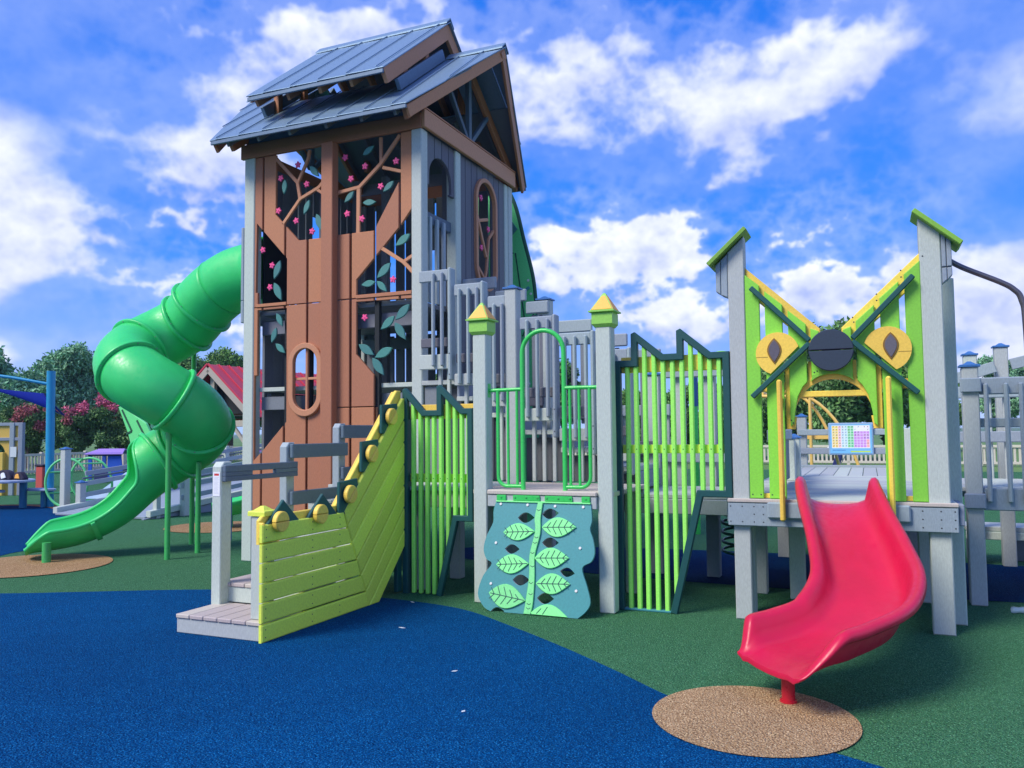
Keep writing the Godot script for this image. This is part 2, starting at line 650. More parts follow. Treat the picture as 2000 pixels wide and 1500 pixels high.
func tube(parent: Node, called: String, path: Array, r: float, m: String, seg := 10) -> MeshInstance3D:
	var q := PackedVector3Array()
	var mid := Vector3.ZERO
	for p in path:
		mid += p
	mid /= path.size()
	for p in path:
		q.append(p - mid)
	return put(parent, called, tube_mesh(q, r, seg), M[m], Transform3D(Basis(), mid))

func bend(pts: Array, n := 8) -> Array:   # a smooth curve through points
	var c := Curve3D.new()
	for i in pts.size():
		var t: Vector3 = (pts[mini(i + 1, pts.size() - 1)] - pts[maxi(i - 1, 0)]) / 6.0
		c.add_point(pts[i], -t, t)
	var out := []
	for i in (pts.size() - 1) * n + 1:
		out.append(c.sample(int(float(i) / n), fmod(float(i) / n, 1.0)) if i < (pts.size() - 1) * n else pts[pts.size() - 1])
	return out

func disc(parent: Node, called: String, at: Vector3, r: float, t: float, m: String, basis: Basis, c := 0.006, n := 28) -> MeshInstance3D:
	return P(parent, called, ellipse(0, 0, r, r, n), t, m, basis, at, c)

func bolt(parent: Node, at: Vector3, r: float, m: String, basis: Basis):
	var key := "bolt%d" % roundi(r * 10000)
	if not meshes.has(key):
		meshes[key] = prism_mesh(ellipse(0, 0, r, r, 8), r * 1.1, r * 0.3)
	put(parent, "bolt", meshes[key], M[m], Transform3D(basis, at))

func pyramid_cap(parent: Node, called: String, c: Vector3, half: float, h0: float, h1: float, m: String) -> MeshInstance3D:
	# a post cap: a square lip with a low pyramid on it; c is the middle of its underside
	var key := "cap_%d_%d_%d" % [roundi(half * 1000), roundi(h0 * 1000), roundi(h1 * 1000)]
	if not meshes.has(key):
		var st := SurfaceTool.new()
		st.begin(Mesh.PRIMITIVE_TRIANGLES)
		var rings := [[half, 0.0], [half, h0 * 0.8], [half * 0.95, h0], [half * 0.62, h0 + h1 * 0.15], [half * 0.16, h0 + h1], [0.001, h0 + h1 * 1.02]]
		for i in rings.size() - 1:
			for k in 4:
				var s := [Vector2(-1, -1), Vector2(1, -1), Vector2(1, 1), Vector2(-1, 1)]
				var p: Vector2 = s[k]
				var q: Vector2 = s[(k + 1) % 4]
				var a: float = rings[i][0]
				var b: float = rings[i + 1][0]
				var mid := (p + q) / 2
				quad(st, Vector3(p.x * a, rings[i][1], p.y * a), Vector3(q.x * a, rings[i][1], q.y * a), Vector3(q.x * b, rings[i + 1][1], q.y * b), Vector3(p.x * b, rings[i + 1][1], p.y * b), Vector3(mid.x, 0.4, mid.y))
		quad(st, Vector3(-half, 0, -half), Vector3(half, 0, -half), Vector3(half, 0, half), Vector3(-half, 0, half), Vector3.DOWN)
		meshes[key] = st.commit()
	return put(parent, called, meshes[key], M[m], Transform3D(Basis(), c))

# ---------------------------------------------------------------- ground
func sheet(called: String, poly: PackedVector2Array, y: float, m: String, cell: float, lo: Color, hi: Color, sd: int, freq := 0.35) -> MeshInstance3D:
	var n := FastNoiseLite.new()
	n.seed = sd
	n.frequency = freq
	n.fractal_octaves = 4
	poly = ccw(poly)
	var mn := poly[0]
	var mx := poly[0]
	for p in poly:
		mn = mn.min(p)
		mx = mx.max(p)
	var st := SurfaceTool.new()
	st.begin(Mesh.PRIMITIVE_TRIANGLES)
	for i in range(int(floor(mn.x / cell)), int(ceil(mx.x / cell))):
		for j in range(int(floor(mn.y / cell)), int(ceil(mx.y / cell))):
			for part in Geometry2D.intersect_polygons(poly, rect(i * cell, j * cell, (i + 1) * cell, (j + 1) * cell)):
				var ix := Geometry2D.triangulate_polygon(part)
				for k in range(0, ix.size(), 3):
					var ps := [part[ix[k]], part[ix[k + 1]], part[ix[k + 2]]]
					if (ps[1] - ps[0]).cross(ps[2] - ps[0]) < 0:
						ps.reverse()
					for p in ps:
						var t := clampf(0.5 + n.get_noise_2d(p.x, p.y) * 0.8 + n.get_noise_2d(p.x * 6.0 + 70.0, p.y * 6.0) * 0.5, 0, 1)
						st.set_color(lo.lerp(hi, t))
						st.set_normal(Vector3.UP)
						st.add_vertex(Vector3(p.x, y, p.y))
	var o := put(self, called, st.commit(), M[m], Transform3D.IDENTITY)
	o.set_meta("kind", "structure")
	return o

func smooth2(pts: Array, n := 6) -> PackedVector2Array:
	var c := Curve2D.new()
	for i in pts.size():
		var t: Vector2 = (pts[mini(i + 1, pts.size() - 1)] - pts[maxi(i - 1, 0)]) / 6.0
		c.add_point(pts[i], -t, t)
	var q := PackedVector2Array()
	for i in (pts.size() - 1) * n:
		q.append(c.sample(int(float(i) / n), fmod(float(i) / n, 1.0)))
	q.append(pts[pts.size() - 1])
	return q

func ground():
	sheet("grass_lawn", rect(-240, -260, 240, 120), -0.03, "grass", 12.0, Color(0.075, 0.16, 0.035), Color(0.13, 0.25, 0.055), 3, 0.03)
	var g0 := Color(0.94, 0.98, 0.92)
	var g1 := Color(1.3, 1.28, 1.14)
	sheet("green_rubber_ground", rect(-34, -32, 26, 14), 0.0, "green_rubber", 0.5, g0, g1, 8)
	var edge := smooth2([Vector2(-13.0, -3.4), Vector2(-9.6, -4.5), Vector2(-7.67, -5.29), Vector2(-7.03, -5.61), Vector2(-5.95, -6.15), Vector2(-4.9, -6.42), Vector2(-4.0, -6.42), Vector2(-3.23, -6.27), Vector2(-2.57, -5.85), Vector2(-2.0, -5.43), Vector2(-1.51, -5.03), Vector2(-1.11, -4.68), Vector2(-0.6, -4.3), Vector2(-0.06, -4.08), Vector2(0.45, -3.75), Vector2(1.2, -2.8), Vector2(2.2, -1.0), Vector2(3.0, 3.0), Vector2(2.0, 10.0)])
	edge.append_array(PackedVector2Array([Vector2(-13, 10)]))
	sheet("blue_rubber_ground", edge, 0.004, "blue_rubber", 0.25, Color(0.74, 0.80, 0.80), Color(1.0, 1.0, 0.97), 15)
	var back := smooth2([Vector2(-9.2, -5.6), Vector2(-10.1, -6.98), Vector2(-10.3, -7.6), Vector2(-11.1, -8.4), Vector2(-12.4, -9.6), Vector2(-14.2, -11.1), Vector2(-16.2, -12.0), Vector2(-17.6, -11.7), Vector2(-20, -9.0), Vector2(-20, -5.0), Vector2(-14, -3.6)])
	sheet("blue_rubber_patch", back, 0.0042, "blue_rubber", 0.7, Color(0.62, 0.62, 0.66), Color(0.78, 0.76, 0.78), 16)
	var strip_red := smooth2([Vector2(-14.2, -11.12), Vector2(-16.2, -12.02), Vector2(-17.6, -11.72), Vector2(-20.0, -9.0)])
	var other := smooth2([Vector2(-20.2, -9.2), Vector2(-17.7, -11.95), Vector2(-16.2, -12.27), Vector2(-14.1, -11.35)])
	strip_red.append_array(other)
	sheet("brick_red_border_path", strip_red, 0.008, "brown_rubber", 1.0, Color(0.8, 0.55, 0.55), Color(0.95, 0.62, 0.62), 17)
	sheet("blue_rubber_patch", ellipse(-0.4, -9.3, 4.6, 1.15, 40), 0.0045, "blue_rubber", 0.7, Color(0.34, 0.36, 0.40), Color(0.44, 0.44, 0.48), 18)  # blue darkened to paint in the shade under the deck
	sheet("tan_rubber_circle", ellipse(-0.597, -4.47, 0.52, 0.53, 48), 0.009, "brown_rubber", 0.25, Color(0.85, 0.85, 0.85), Color(1.02, 1.0, 0.98), 19)
	sheet("tan_rubber_circle", ellipse(-9.02, -6.55, 0.92, 0.86, 48), 0.009, "brown_rubber", 0.4, Color(0.85, 0.80, 0.74), Color(1.0, 0.95, 0.9), 20)
	sheet("tan_rubber_circle", ellipse(-9.75, -10.35, 0.85, 0.8, 40), 0.009, "brown_rubber", 0.4, Color(0.75, 0.70, 0.66), Color(0.9, 0.85, 0.8), 22)

# ---------------------------------------------------------------- tree-house tower
const TZ := -7.69
const TX := -4.412

func flower(parent: Node, at: Vector3, basis: Basis, spin: float):
	if not meshes.has("flower"):
		var q := PackedVector2Array()
		for i in 40:
			var a := TAU * i / 40.0 + PI / 2
			q.append(Vector2(cos(a), sin(a)) * (0.034 + 0.0085 * cos(5.0 * (a - PI / 2))))
		meshes["flower"] = prism_mesh(q, 0.022, 0.005)
		meshes["flower_eye"] = prism_mesh(ellipse(0, 0, 0.010, 0.010, 10), 0.008, 0.002)
	var fl := put(parent, "flower", meshes["flower"], M["pink"], Transform3D(basis * Basis(Vector3.BACK, spin), at))
	put(fl, "flower_centre", meshes["flower_eye"], M["pink"], Transform3D(basis, at + basis.z * 0.006))

func leaf(parent: Node, a: Vector2, b: Vector2, z: float):
	P(parent, "leaf", lens(a, b, 0.2), 0.024, "teal_leaf", FRONT, Vector3(0, 0, z), 0.005)

func twig(parent: Node, pts: Array, z: float, w: float):
	# a flat cut-out branch: a polyline given a width
	for k in Geometry2D.offset_polyline(V2(pts), w / 2, Geometry2D.JOIN_MITER, Geometry2D.END_BUTT):
		if not Geometry2D.is_polygon_clockwise(k):
			P(parent, "branch", k, 0.03, "brown_light", FRONT, Vector3(0, 0, z), 0.004)

func tower():
	var t := thing("tree_house_tower", "tall grey and brown tree house tower with cut-out tree trunk front and double metal roof", "playhouse tower", Vector3(-5.65, 0, -8.94))
	# corner posts and the post beside the doorway
	B(t, "post", Vector3(-6.89, 0, -7.83), Vector3(-6.735, 4.86, -7.69), "grey", 0.01)
	B(t, "post", Vector3(-4.545, 0, -7.83), Vector3(-4.412, 4.86, -7.69), "grey", 0.01)
	B(t, "post", Vector3(-4.545, 0, -10.19), Vector3(-4.412, 4.86, -10.06), "grey", 0.01)
	B(t, "post", Vector3(-4.56, 2.0, -10.055), Vector3(-4.42, 4.86, -9.95), "grey", 0.01)
	B(t, "post", Vector3(-6.89, 0, -10.19), Vector3(-6.735, 4.86, -10.05), "grey", 0.01)
	B(t, "post", Vector3(-4.54, 0, -8.63), Vector3(-4.408, 4.86, -8.50), "grey", 0.01)
	# beams under the eaves
	B(t, "fascia_beam", Vector3(-6.94, 4.855, -7.725), Vector3(-4.41, 5.03, -7.675), "brown", 0.006)
	B(t, "fascia_beam", Vector3(-4.409, 4.865, -10.2), Vector3(-4.365, 5.07, -7.68), "brown_light", 0.006)
	B(t, "fascia_beam", Vector3(-6.94, 4.865, -10.2), Vector3(-6.896, 5.05, -7.73), "brown", 0.006)
	B(t, "fascia_beam", Vector3(-6.9, 4.86, -10.205), Vector3(-4.415, 5.04, -10.16), "brown", 0.006)
	B(t, "frieze_board", Vector3(-6.88, 5.032, -7.74), Vector3(-4.45, 5.22, -7.70), "grey_dark", 0.004)  # boards added front and back to block the sky under the eaves
	B(t, "frieze_board", Vector3(-6.88, 5.042, -10.19), Vector3(-4.45, 5.22, -10.165), "grey_dark", 0.004)
	B(t, "sill_board", Vector3(-4.44, 5.071, -10.2), Vector3(-4.36, 5.09, -7.68), "brown", 0.003)
	# trunk front: upright boards with the window outlines cut out of them
	var zf := TZ - 0.012
	var lu := V2([[-6.42, 5.0], [-5.6, 5.0], [-5.6, 3.77], [-6.08, 3.775], [-6.42, 4.12]])
	var ll := V2([[-6.70, 4.04], [-6.25, 3.575], [-6.25, 3.05], [-6.68, 3.05], [-6.68, 3.2], [-6.71, 3.2]])
	var lw := V2([[-6.68, 2.985], [-6.25, 2.985], [-6.245, 1.645], [-6.565, 1.33], [-6.72, 1.19], [-6.72, 2.2], [-6.68, 2.2]])
	var ru := V2([[-5.6, 5.0], [-4.69, 5.0], [-4.69, 4.33], [-5.0, 3.84], [-5.02, 3.78], [-5.6, 3.78]])
	var rl := V2([[-4.5, 4.03], [-4.5, 3.065], [-5.27, 3.055], [-5.27, 3.24], [-5.03, 3.47], [-4.70, 3.79]])
	var rw := V2([[-5.27, 2.985], [-4.5, 2.975], [-4.5, 0.9], [-5.0, 0.9], [-5.01, 2.12], [-5.27, 2.39]])
	var oval := stadium(-5.95, 1.755, 2.515, 0.185)
	var lx := [[-6.735, -6.622], [-6.596, -6.292], [-6.264, -5.966], [-5.938, -5.69]]
	for k in lx:
		strip(t, "trunk_board", rect(k[0], 3.024, k[1], 4.85), [lu, ll], 0.035, "brown", FRONT, Vector3(0, 0, zf))
		strip(t, "trunk_board", rect(k[0], 0.25, k[1], 3.014), [lw, oval], 0.035, "brown", FRONT, Vector3(0, 0, zf))
	for k in [[-5.55, -5.366], [-5.336, -5.038], [-5.008, -4.712], [-4.686, -4.546]]:
		strip(t, "trunk_board", rect(k[0], 3.03, k[1], 4.85), [ru, rl], 0.035, "brown", FRONT, Vector3(0, 0, zf))
		strip(t, "trunk_board", rect(k[0], 1.80, k[1], 3.018), [rw], 0.035, "brown", FRONT, Vector3(0, 0, zf))
		strip(t, "trunk_board", rect(k[0], 0.25, k[1], 1.79), [rw], 0.035, "brown", FRONT, Vector3(0, 0, zf))
	B(t, "trunk_post", Vector3(-5.69, 0.2, -7.72), Vector3(-5.53, 4.855, -7.60), "brown", 0.008)
	# battens behind the gaps between the boards
	for x in [-6.61, -6.28, -5.955, -5.35, -5.024]:
		B(t, "batten", Vector3(x - 0.03, 0.3, -7.80), Vector3(x + 0.03, 3.0 if x > -6.5 else 1.1, -7.745), "dark_void", 0.003)
	B(t, "batten", Vector3(-6.0, 3.05, -7.80), Vector3(-5.91, 3.76, -7.745), "dark_void", 0.003)
	B(t, "batten", Vector3(-5.39, 3.05, -7.80), Vector3(-5.31, 3.76, -7.745), "dark_void", 0.003)
	# oval window
	var outer := stadium(-5.955, 1.70, 2.555, 0.238, 16)
	var inner := stadium(-5.955, 1.775, 2.49, 0.168, 16)
	var ring := MeshInstance3D.new()
	put_ring(t, "oval_window_frame", outer, inner, 0.05, "brown_light", FRONT, Vector3(0, 0, TZ + 0.03))
	B(t, "window_bar", Vector3(-5.972, 1.775, -7.735), Vector3(-5.940, 2.49, -7.70), "brown_light", 0.004)
	B(t, "window_bar", Vector3(-6.122, 2.125, -7.728), Vector3(-5.788, 2.155, -7.706), "brown_light", 0.004)
	ring.free()
	# cut-out branches in the upper windows
	var zb := TZ - 0.014
	twig(t, [[-6.45, 4.83], [-6.11, 4.475], [-6.07, 4.27]], zb, 0.042)
	twig(t, [[-6.32, 3.995], [-6.07, 4.27], [-5.80, 4.375], [-5.70, 4.47]], zb + 0.002, 0.04)
	twig(t, [[-6.11, 4.47], [-5.96, 4.74], [-5.94, 4.84]], zb - 0.002, 0.036)
	twig(t, [[-5.83, 4.355], [-5.70, 4.27]], zb - 0.001, 0.036)
	twig(t, [[-5.55, 4.275], [-5.24, 4.305], [-4.96, 4.53], [-4.70, 4.83]], zb, 0.042)
	twig(t, [[-4.955, 4.84], [-4.95, 4.54]], zb - 0.002, 0.036)
	twig(t, [[-4.93, 4.49], [-4.68, 4.41]], zb - 0.001, 0.038)
	twig(t, [[-5.25, 4.295], [-5.255, 3.77]], zb - 0.002, 0.05)
	twig(t, [[-4.945, 3.575], [-4.66, 3.39], [-4.53, 3.26]], zb, 0.042)
	twig(t, [[-4.66, 3.39], [-4.53, 3.455]], zb - 0.002, 0.038)
	B(t, "window_rail", Vector3(-5.27, 3.02, -7.735), Vector3(-4.545, 3.062, -7.69), "brown", 0.004)
	B(t, "window_rail", Vector3(-6.70, 3.02, -7.735), Vector3(-6.25, 3.058, -7.69), "brown", 0.004)
	var fl := [[-6.09, 4.68], [-6.34, 4.55], [-5.96, 4.43], [-6.37, 4.16], [-6.11, 4.01], [-5.88, 3.86], [-5.42, 4.67], [-5.15, 4.53], [-5.34, 4.41], [-4.74, 4.53], [-4.94, 4.27], [-5.39, 4.01], [-5.19, 3.93], [-6.6, 3.71], [-6.46, 3.51], [-6.49, 3.25], [-4.78, 3.2], [-5.15, 2.8]]
	for i in fl.size():
		flower(t, Vector3(fl[i][0], fl[i][1], TZ + 0.006), FRONT, i * 0.7)
	for k in [[-5.92, 4.64, -5.79, 4.5], [-6.28, 4.53, -6.29, 4.35], [-5.92, 4.24, -6.0, 4.07], [-5.82, 4.06, -5.74, 3.85], [-5.18, 4.66, -5.03, 4.75], [-5.3, 4.26, -5.43, 4.14], [-5.18, 4.11, -5.0, 4.10], [-4.77, 4.31, -4.91, 4.2], [-6.34, 3.56, -6.43, 3.34], [-6.43, 3.3, -6.32, 3.08], [-4.56, 3.69, -4.75, 3.57], [-4.81, 3.39, -4.99, 3.23],
			[-5.01, 3.19, -5.2, 3.17], [-4.99, 3.2, -4.86, 3.07], [-4.57, 2.91, -4.75, 2.745], [-4.76, 2.79, -4.94, 2.65], [-4.76, 2.72, -4.62, 2.52], [-6.39, 2.93, -6.3, 2.77], [-6.39, 2.76, -6.46, 2.58], [-6.4, 2.57, -6.26, 2.45], [-5.23, 2.5, -5.03, 2.37], [-4.79, 2.44, -5.02, 2.34], [-5.05, 2.34, -4.9, 2.14]]:
		leaf(t, Vector2(k[0], k[1]), Vector2(k[2], k[3]), TZ + 0.004)
	# side wall facing the stairs: doorway with an arched head, then upright boards with a long oval window
	var ax := TX - 0.02
	var arch := V2([[7.9, 2.0], [7.9, 4.40]])
	arch.append_array(ellipse(8.165, 4.40, 0.265, 0.25, 14, PI, 0.0))
	arch.append_array(V2([[8.43, 4.30], [8.40, 4.30], [8.40, 2.0]]))
	for k in [[7.836, 8.018], [8.030, 8.185], [8.197, 8.352], [8.364, 8.498]]:
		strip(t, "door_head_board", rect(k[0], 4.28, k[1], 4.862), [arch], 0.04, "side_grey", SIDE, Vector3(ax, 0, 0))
	var win := stadium(9.34, 3.335, 4.70, 0.265, 14)
	for i in 8:
		var z0 := 8.638 + i * 0.164
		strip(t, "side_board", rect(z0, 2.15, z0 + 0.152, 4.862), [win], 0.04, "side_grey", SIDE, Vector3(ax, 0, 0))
	put_ring(t, "long_window_frame", stadium(9.34, 3.29, 4.745, 0.315, 16), stadium(9.34, 3.345, 4.69, 0.26, 16), 0.05, "brown_light", SIDE, Vector3(TX + 0.02, 0, 0))
	for k in [[-9.10, 4.25, -9.37, 3.74], [-9.16, 4.17, -9.42, 4.24], [-9.60, 4.13, -9.45, 4.0], [-9.45, 4.0, -9.37, 3.56], [-9.37, 3.56, -9.29, 3.34], [-9.11, 3.58, -9.32, 3.45]]:
		beam(t, "branch", Vector3(TX - 0.02, k[1], k[0]), Vector3(TX - 0.02, k[3], k[2]), 0.03, 0.042, "brown_light", Vector3.BACK)
	for k in [[-9.2, 4.47], [-9.41, 4.11], [-9.2, 3.83]]:
		flower(t, Vector3(TX + 0.006, k[1], k[0]), SIDE, k[0])
	# doorway rail set back inside
	B(t, "door_rail", Vector3(-4.53, 3.86, -8.49), Vector3(-4.47, 3.99, -7.84), "slate", 0.008)
	for z in [-7.94, -8.10, -8.26]:
		B(t, "door_picket", Vector3(-4.47, 2.95, z - 0.025), Vector3(-4.43, 3.93, z + 0.025), "grey_rail", 0.008)
	# floors
	for k in [[2.06, "deck"], [2.98, "grey_dark"], [1.0, "deck"]]:
		for i in 12:
			var z0: float = -10.04 + i * 0.188
			B(t, "floor_board", Vector3(-6.72, k[0] - 0.05, z0), Vector3(-4.56, k[0], z0 + 0.18), k[1], 0.004)
	for y in [1.95, 2.86]:
		B(t, "joist", Vector3(-6.73, y - 0.16, -7.90), Vector3(-4.55, y, -7.84), "grey_dark", 0.006)
		B(t, "joist", Vector3(-6.73, y - 0.16, -10.04), Vector3(-4.55, y, -9.98), "grey_dark", 0.006)
	# back wall and left wall
	for i in 13:
		var x0: float = -6.73 + i * 0.168
		var top := 4.85
		if i % 4 == 2:
			B(t, "back_board", Vector3(x0, 2.1, -10.13), Vector3(x0 + 0.13, 2.9, -10.09), "grey_dark", 0.005)
			B(t, "back_board", Vector3(x0, 4.1, -10.13), Vector3(x0 + 0.13, top, -10.09), "grey_dark", 0.005)
		else:
			B(t, "back_board", Vector3(x0, 1.2, -10.13), Vector3(x0 + 0.135, top, -10.09), "grey_dark", 0.005)
	for i in 14:
		var z0: float = -7.84 - (i + 1) * 0.157
		if z0 > -8.7 and z0 < -7.8:
			B(t, "left_wall_board", Vector3(-6.86, 4.02, z0), Vector3(-6.82, 4.86, z0 + 0.146), "grey_dark", 0.005)
			if i > 0 and i < 4:
				B(t, "left_wall_board", Vector3(-6.86, 1.0, z0), Vector3(-6.82, 2.9, z0 + 0.156), "grey_dark", 0.003)
		else:
			B(t, "left_wall_board", Vector3(-6.86, 2.98 if i != 7 else 4.45, z0), Vector3(-6.82, 4.86, z0 + 0.130), "grey_dark", 0.005)
	for z in [-7.70, -8.62]:
		B(t, "tube_entry_panel", Vector3(-6.945, 3.12, z), Vector3(-6.9, 4.02, z - 0.06), "grey_trim", 0.008)
	B(t, "tube_entry_panel", Vector3(-6.945, 2.85, -8.68), Vector3(-6.9, 3.118, -7.70), "grey_trim", 0.008)
	B(t, "added_dark_board", Vector3(-6.80, 3.05, -8.40), Vector3(-6.77, 4.02, -7.92), "dark_void", 0.004)  # dark board added to hide the lit mouth of the tube
	B(t, "inner_rail", Vector3(-6.7, 1.86, -9.2), Vector3(-6.64, 2.0, -7.9), "grey_dark", 0.006)
	for x in [-6.2, -5.75, -5.3, -4.85]:
		B(t, "inner_post", Vector3(x, 1.0, -9.05), Vector3(x + 0.09, 4.85, -8.96), "grey_dark", 0.008)
	# gable trusses
	for gx in [TX - 0.05, -6.86]:
		B(t, "king_post", Vector3(gx - 0.03, 5.09, -8.99), Vector3(gx + 0.03, 5.98, -8.92), "slate", 0.006)
		beam(t, "truss_strut", Vector3(gx, 5.1, -8.93), Vector3(gx, 5.62, -8.42), 0.05, 0.055, "slate", Vector3.BACK)
		beam(t, "truss_strut", Vector3(gx, 5.1, -8.98), Vector3(gx, 5.62, -9.5), 0.05, 0.055, "slate", Vector3.BACK)
		for s in [-1.0, 1.0]:
			beam(t, "gable_rafter", Vector3(gx, 4.93, -8.94 + s * 1.52), Vector3(gx, 6.04, -8.94 + s * 0.04), 0.05, 0.13, "brown", Vector3.UP)
	lower_roof(t)
	upper_roof(t)

func put_ring(parent: Node, called: String, outer: PackedVector2Array, inner: PackedVector2Array, t: float, m: String, basis: Basis, o: Vector3) -> MeshInstance3D:
	# a frame between two outlines with as many points each
	var st := SurfaceTool.new()
	st.begin(Mesh.PRIMITIVE_TRIANGLES)
	var ctr := Vector2.ZERO
	for p in outer:
		ctr += p / outer.size()
	var n := outer.size()
	var c := 0.006
	for i in n:
		var j := (i + 1) % n
		var a := outer[i] - ctr
		var b := outer[j] - ctr
		var d := inner[i] - ctr
		var e := inner[j] - ctr
		var a2 := a.lerp(d, 0.1)
		var b2 := b.lerp(e, 0.1)
		var d2 := d.lerp(a, 0.1)
		var e2 := e.lerp(b, 0.1)
		var out := Vector3(a.x + b.x, a.y + b.y, 0).normalized()
		var v := func(p: Vector2, z: float) -> Vector3: return Vector3(p.x, p.y, z)
		quad(st, v.call(a2, 0), v.call(b2, 0), v.call(e2, 0), v.call(d2, 0), Vector3(0, 0, 1))
		quad(st, v.call(a2, 0), v.call(b2, 0), v.call(b, -c), v.call(a, -c), out + Vector3(0, 0, 1))
		quad(st, v.call(d2, 0), v.call(e2, 0), v.call(e, -c), v.call(d, -c), -out + Vector3(0, 0, 1))
		quad(st, v.call(a, -c), v.call(b, -c), v.call(b, -t), v.call(a, -t), out)
		quad(st, v.call(d, -c), v.call(e, -c), v.call(e, -t), v.call(d, -t), -out)
		quad(st, v.call(a, -t), v.call(b, -t), v.call(e, -t), v.call(d, -t), Vector3(0, 0, -1))
	return put(parent, called, st.commit(), M[m], Transform3D(basis, o + basis * Vector3(ctr.x, ctr.y, 0)))

# one slope of a roof: x outline at eave and ridge, seamed metal panels as parts, rafters below
func slope(parent: Node, y0: float, y1: float, half: float, xe: Vector2, xr: Vector2, back: bool, holes: Array, pitch: float, x_first: float, slot := []):
	var s := -1.0 if back else 1.0
	var len := Vector2(half, y1 - y0).length()
	var by := Vector3(0, (y1 - y0) / len, -s * half / len)
	var bx := Vector3(s, 0, 0)
	var basis := Basis(bx, by, bx.cross(by))
	var o := Vector3(0, y0, -8.94 + s * half)
	var fl := func(x: float) -> float: return x * s
	var poly := V2([[fl.call(xe.x), 0.0], [fl.call(xe.y), 0.0], [fl.call(xr.y), len], [fl.call(xr.x), len]])
	poly = ccw(poly)
	var x := x_first
	while x < maxf(xe.y, xr.y):
		var a: float = fl.call(x)
		var b: float = fl.call(x + pitch - 0.006)
		var cell := rect(minf(a, b), -0.02, maxf(a, b), len + 0.01)
		for p in Geometry2D.intersect_polygons(poly, cell):
			var left := [p]
			for h in holes:
				var nx := []
				for q in left:
					for k in Geometry2D.clip_polygons(q, ccw(h)):
						if not Geometry2D.is_polygon_clockwise(k):
							nx.append(k)
				left = nx
			for q in left:
				var area := 0.0
				for i in q.size():
					area += q[i].cross(q[(i + 1) % q.size()]) * 0.5
				if absf(area) < 0.003:
					continue
				# each sheet lies a little tilted, so that its left edge laps its neighbour
				var tilt := Basis(by, 0.022 * s)
				var cx := Vector2.ZERO
				for v in q:
					cx += v / q.size()
				var q2 := PackedVector2Array()
				for v in q:
					q2.append(v - cx)
				var rp := put(parent, "roof_panel", prism_mesh(q2, 0.014, 0.003), M["roof_metal"], Transform3D(tilt * basis, o + basis * Vector3(cx.x, cx.y, 0)))
				# standing seam along the sheet's edge
				var lo := 99.0
				var hi := -99.0
				var ex := minf(a, b) + 0.012
				for i in q.size():
					var u: Vector2 = q[i]
					var w: Vector2 = q[(i + 1) % q.size()]
					if (u.x - ex) * (w.x - ex) <= 0 and absf(u.x - w.x) > 1e-6:
						var yy := lerpf(u.y, w.y, (ex - u.x) / (w.x - u.x))
						lo = minf(lo, yy)
						hi = maxf(hi, yy)
				if hi - lo > 0.12:
					put(rp, "seam", cbox(Vector3(0.012, hi - lo - 0.01, 0.012), 0.003), M["roof_metal"], Transform3D(basis, o + basis * Vector3(ex, (lo + hi) / 2, 0.016)))
		x += pitch

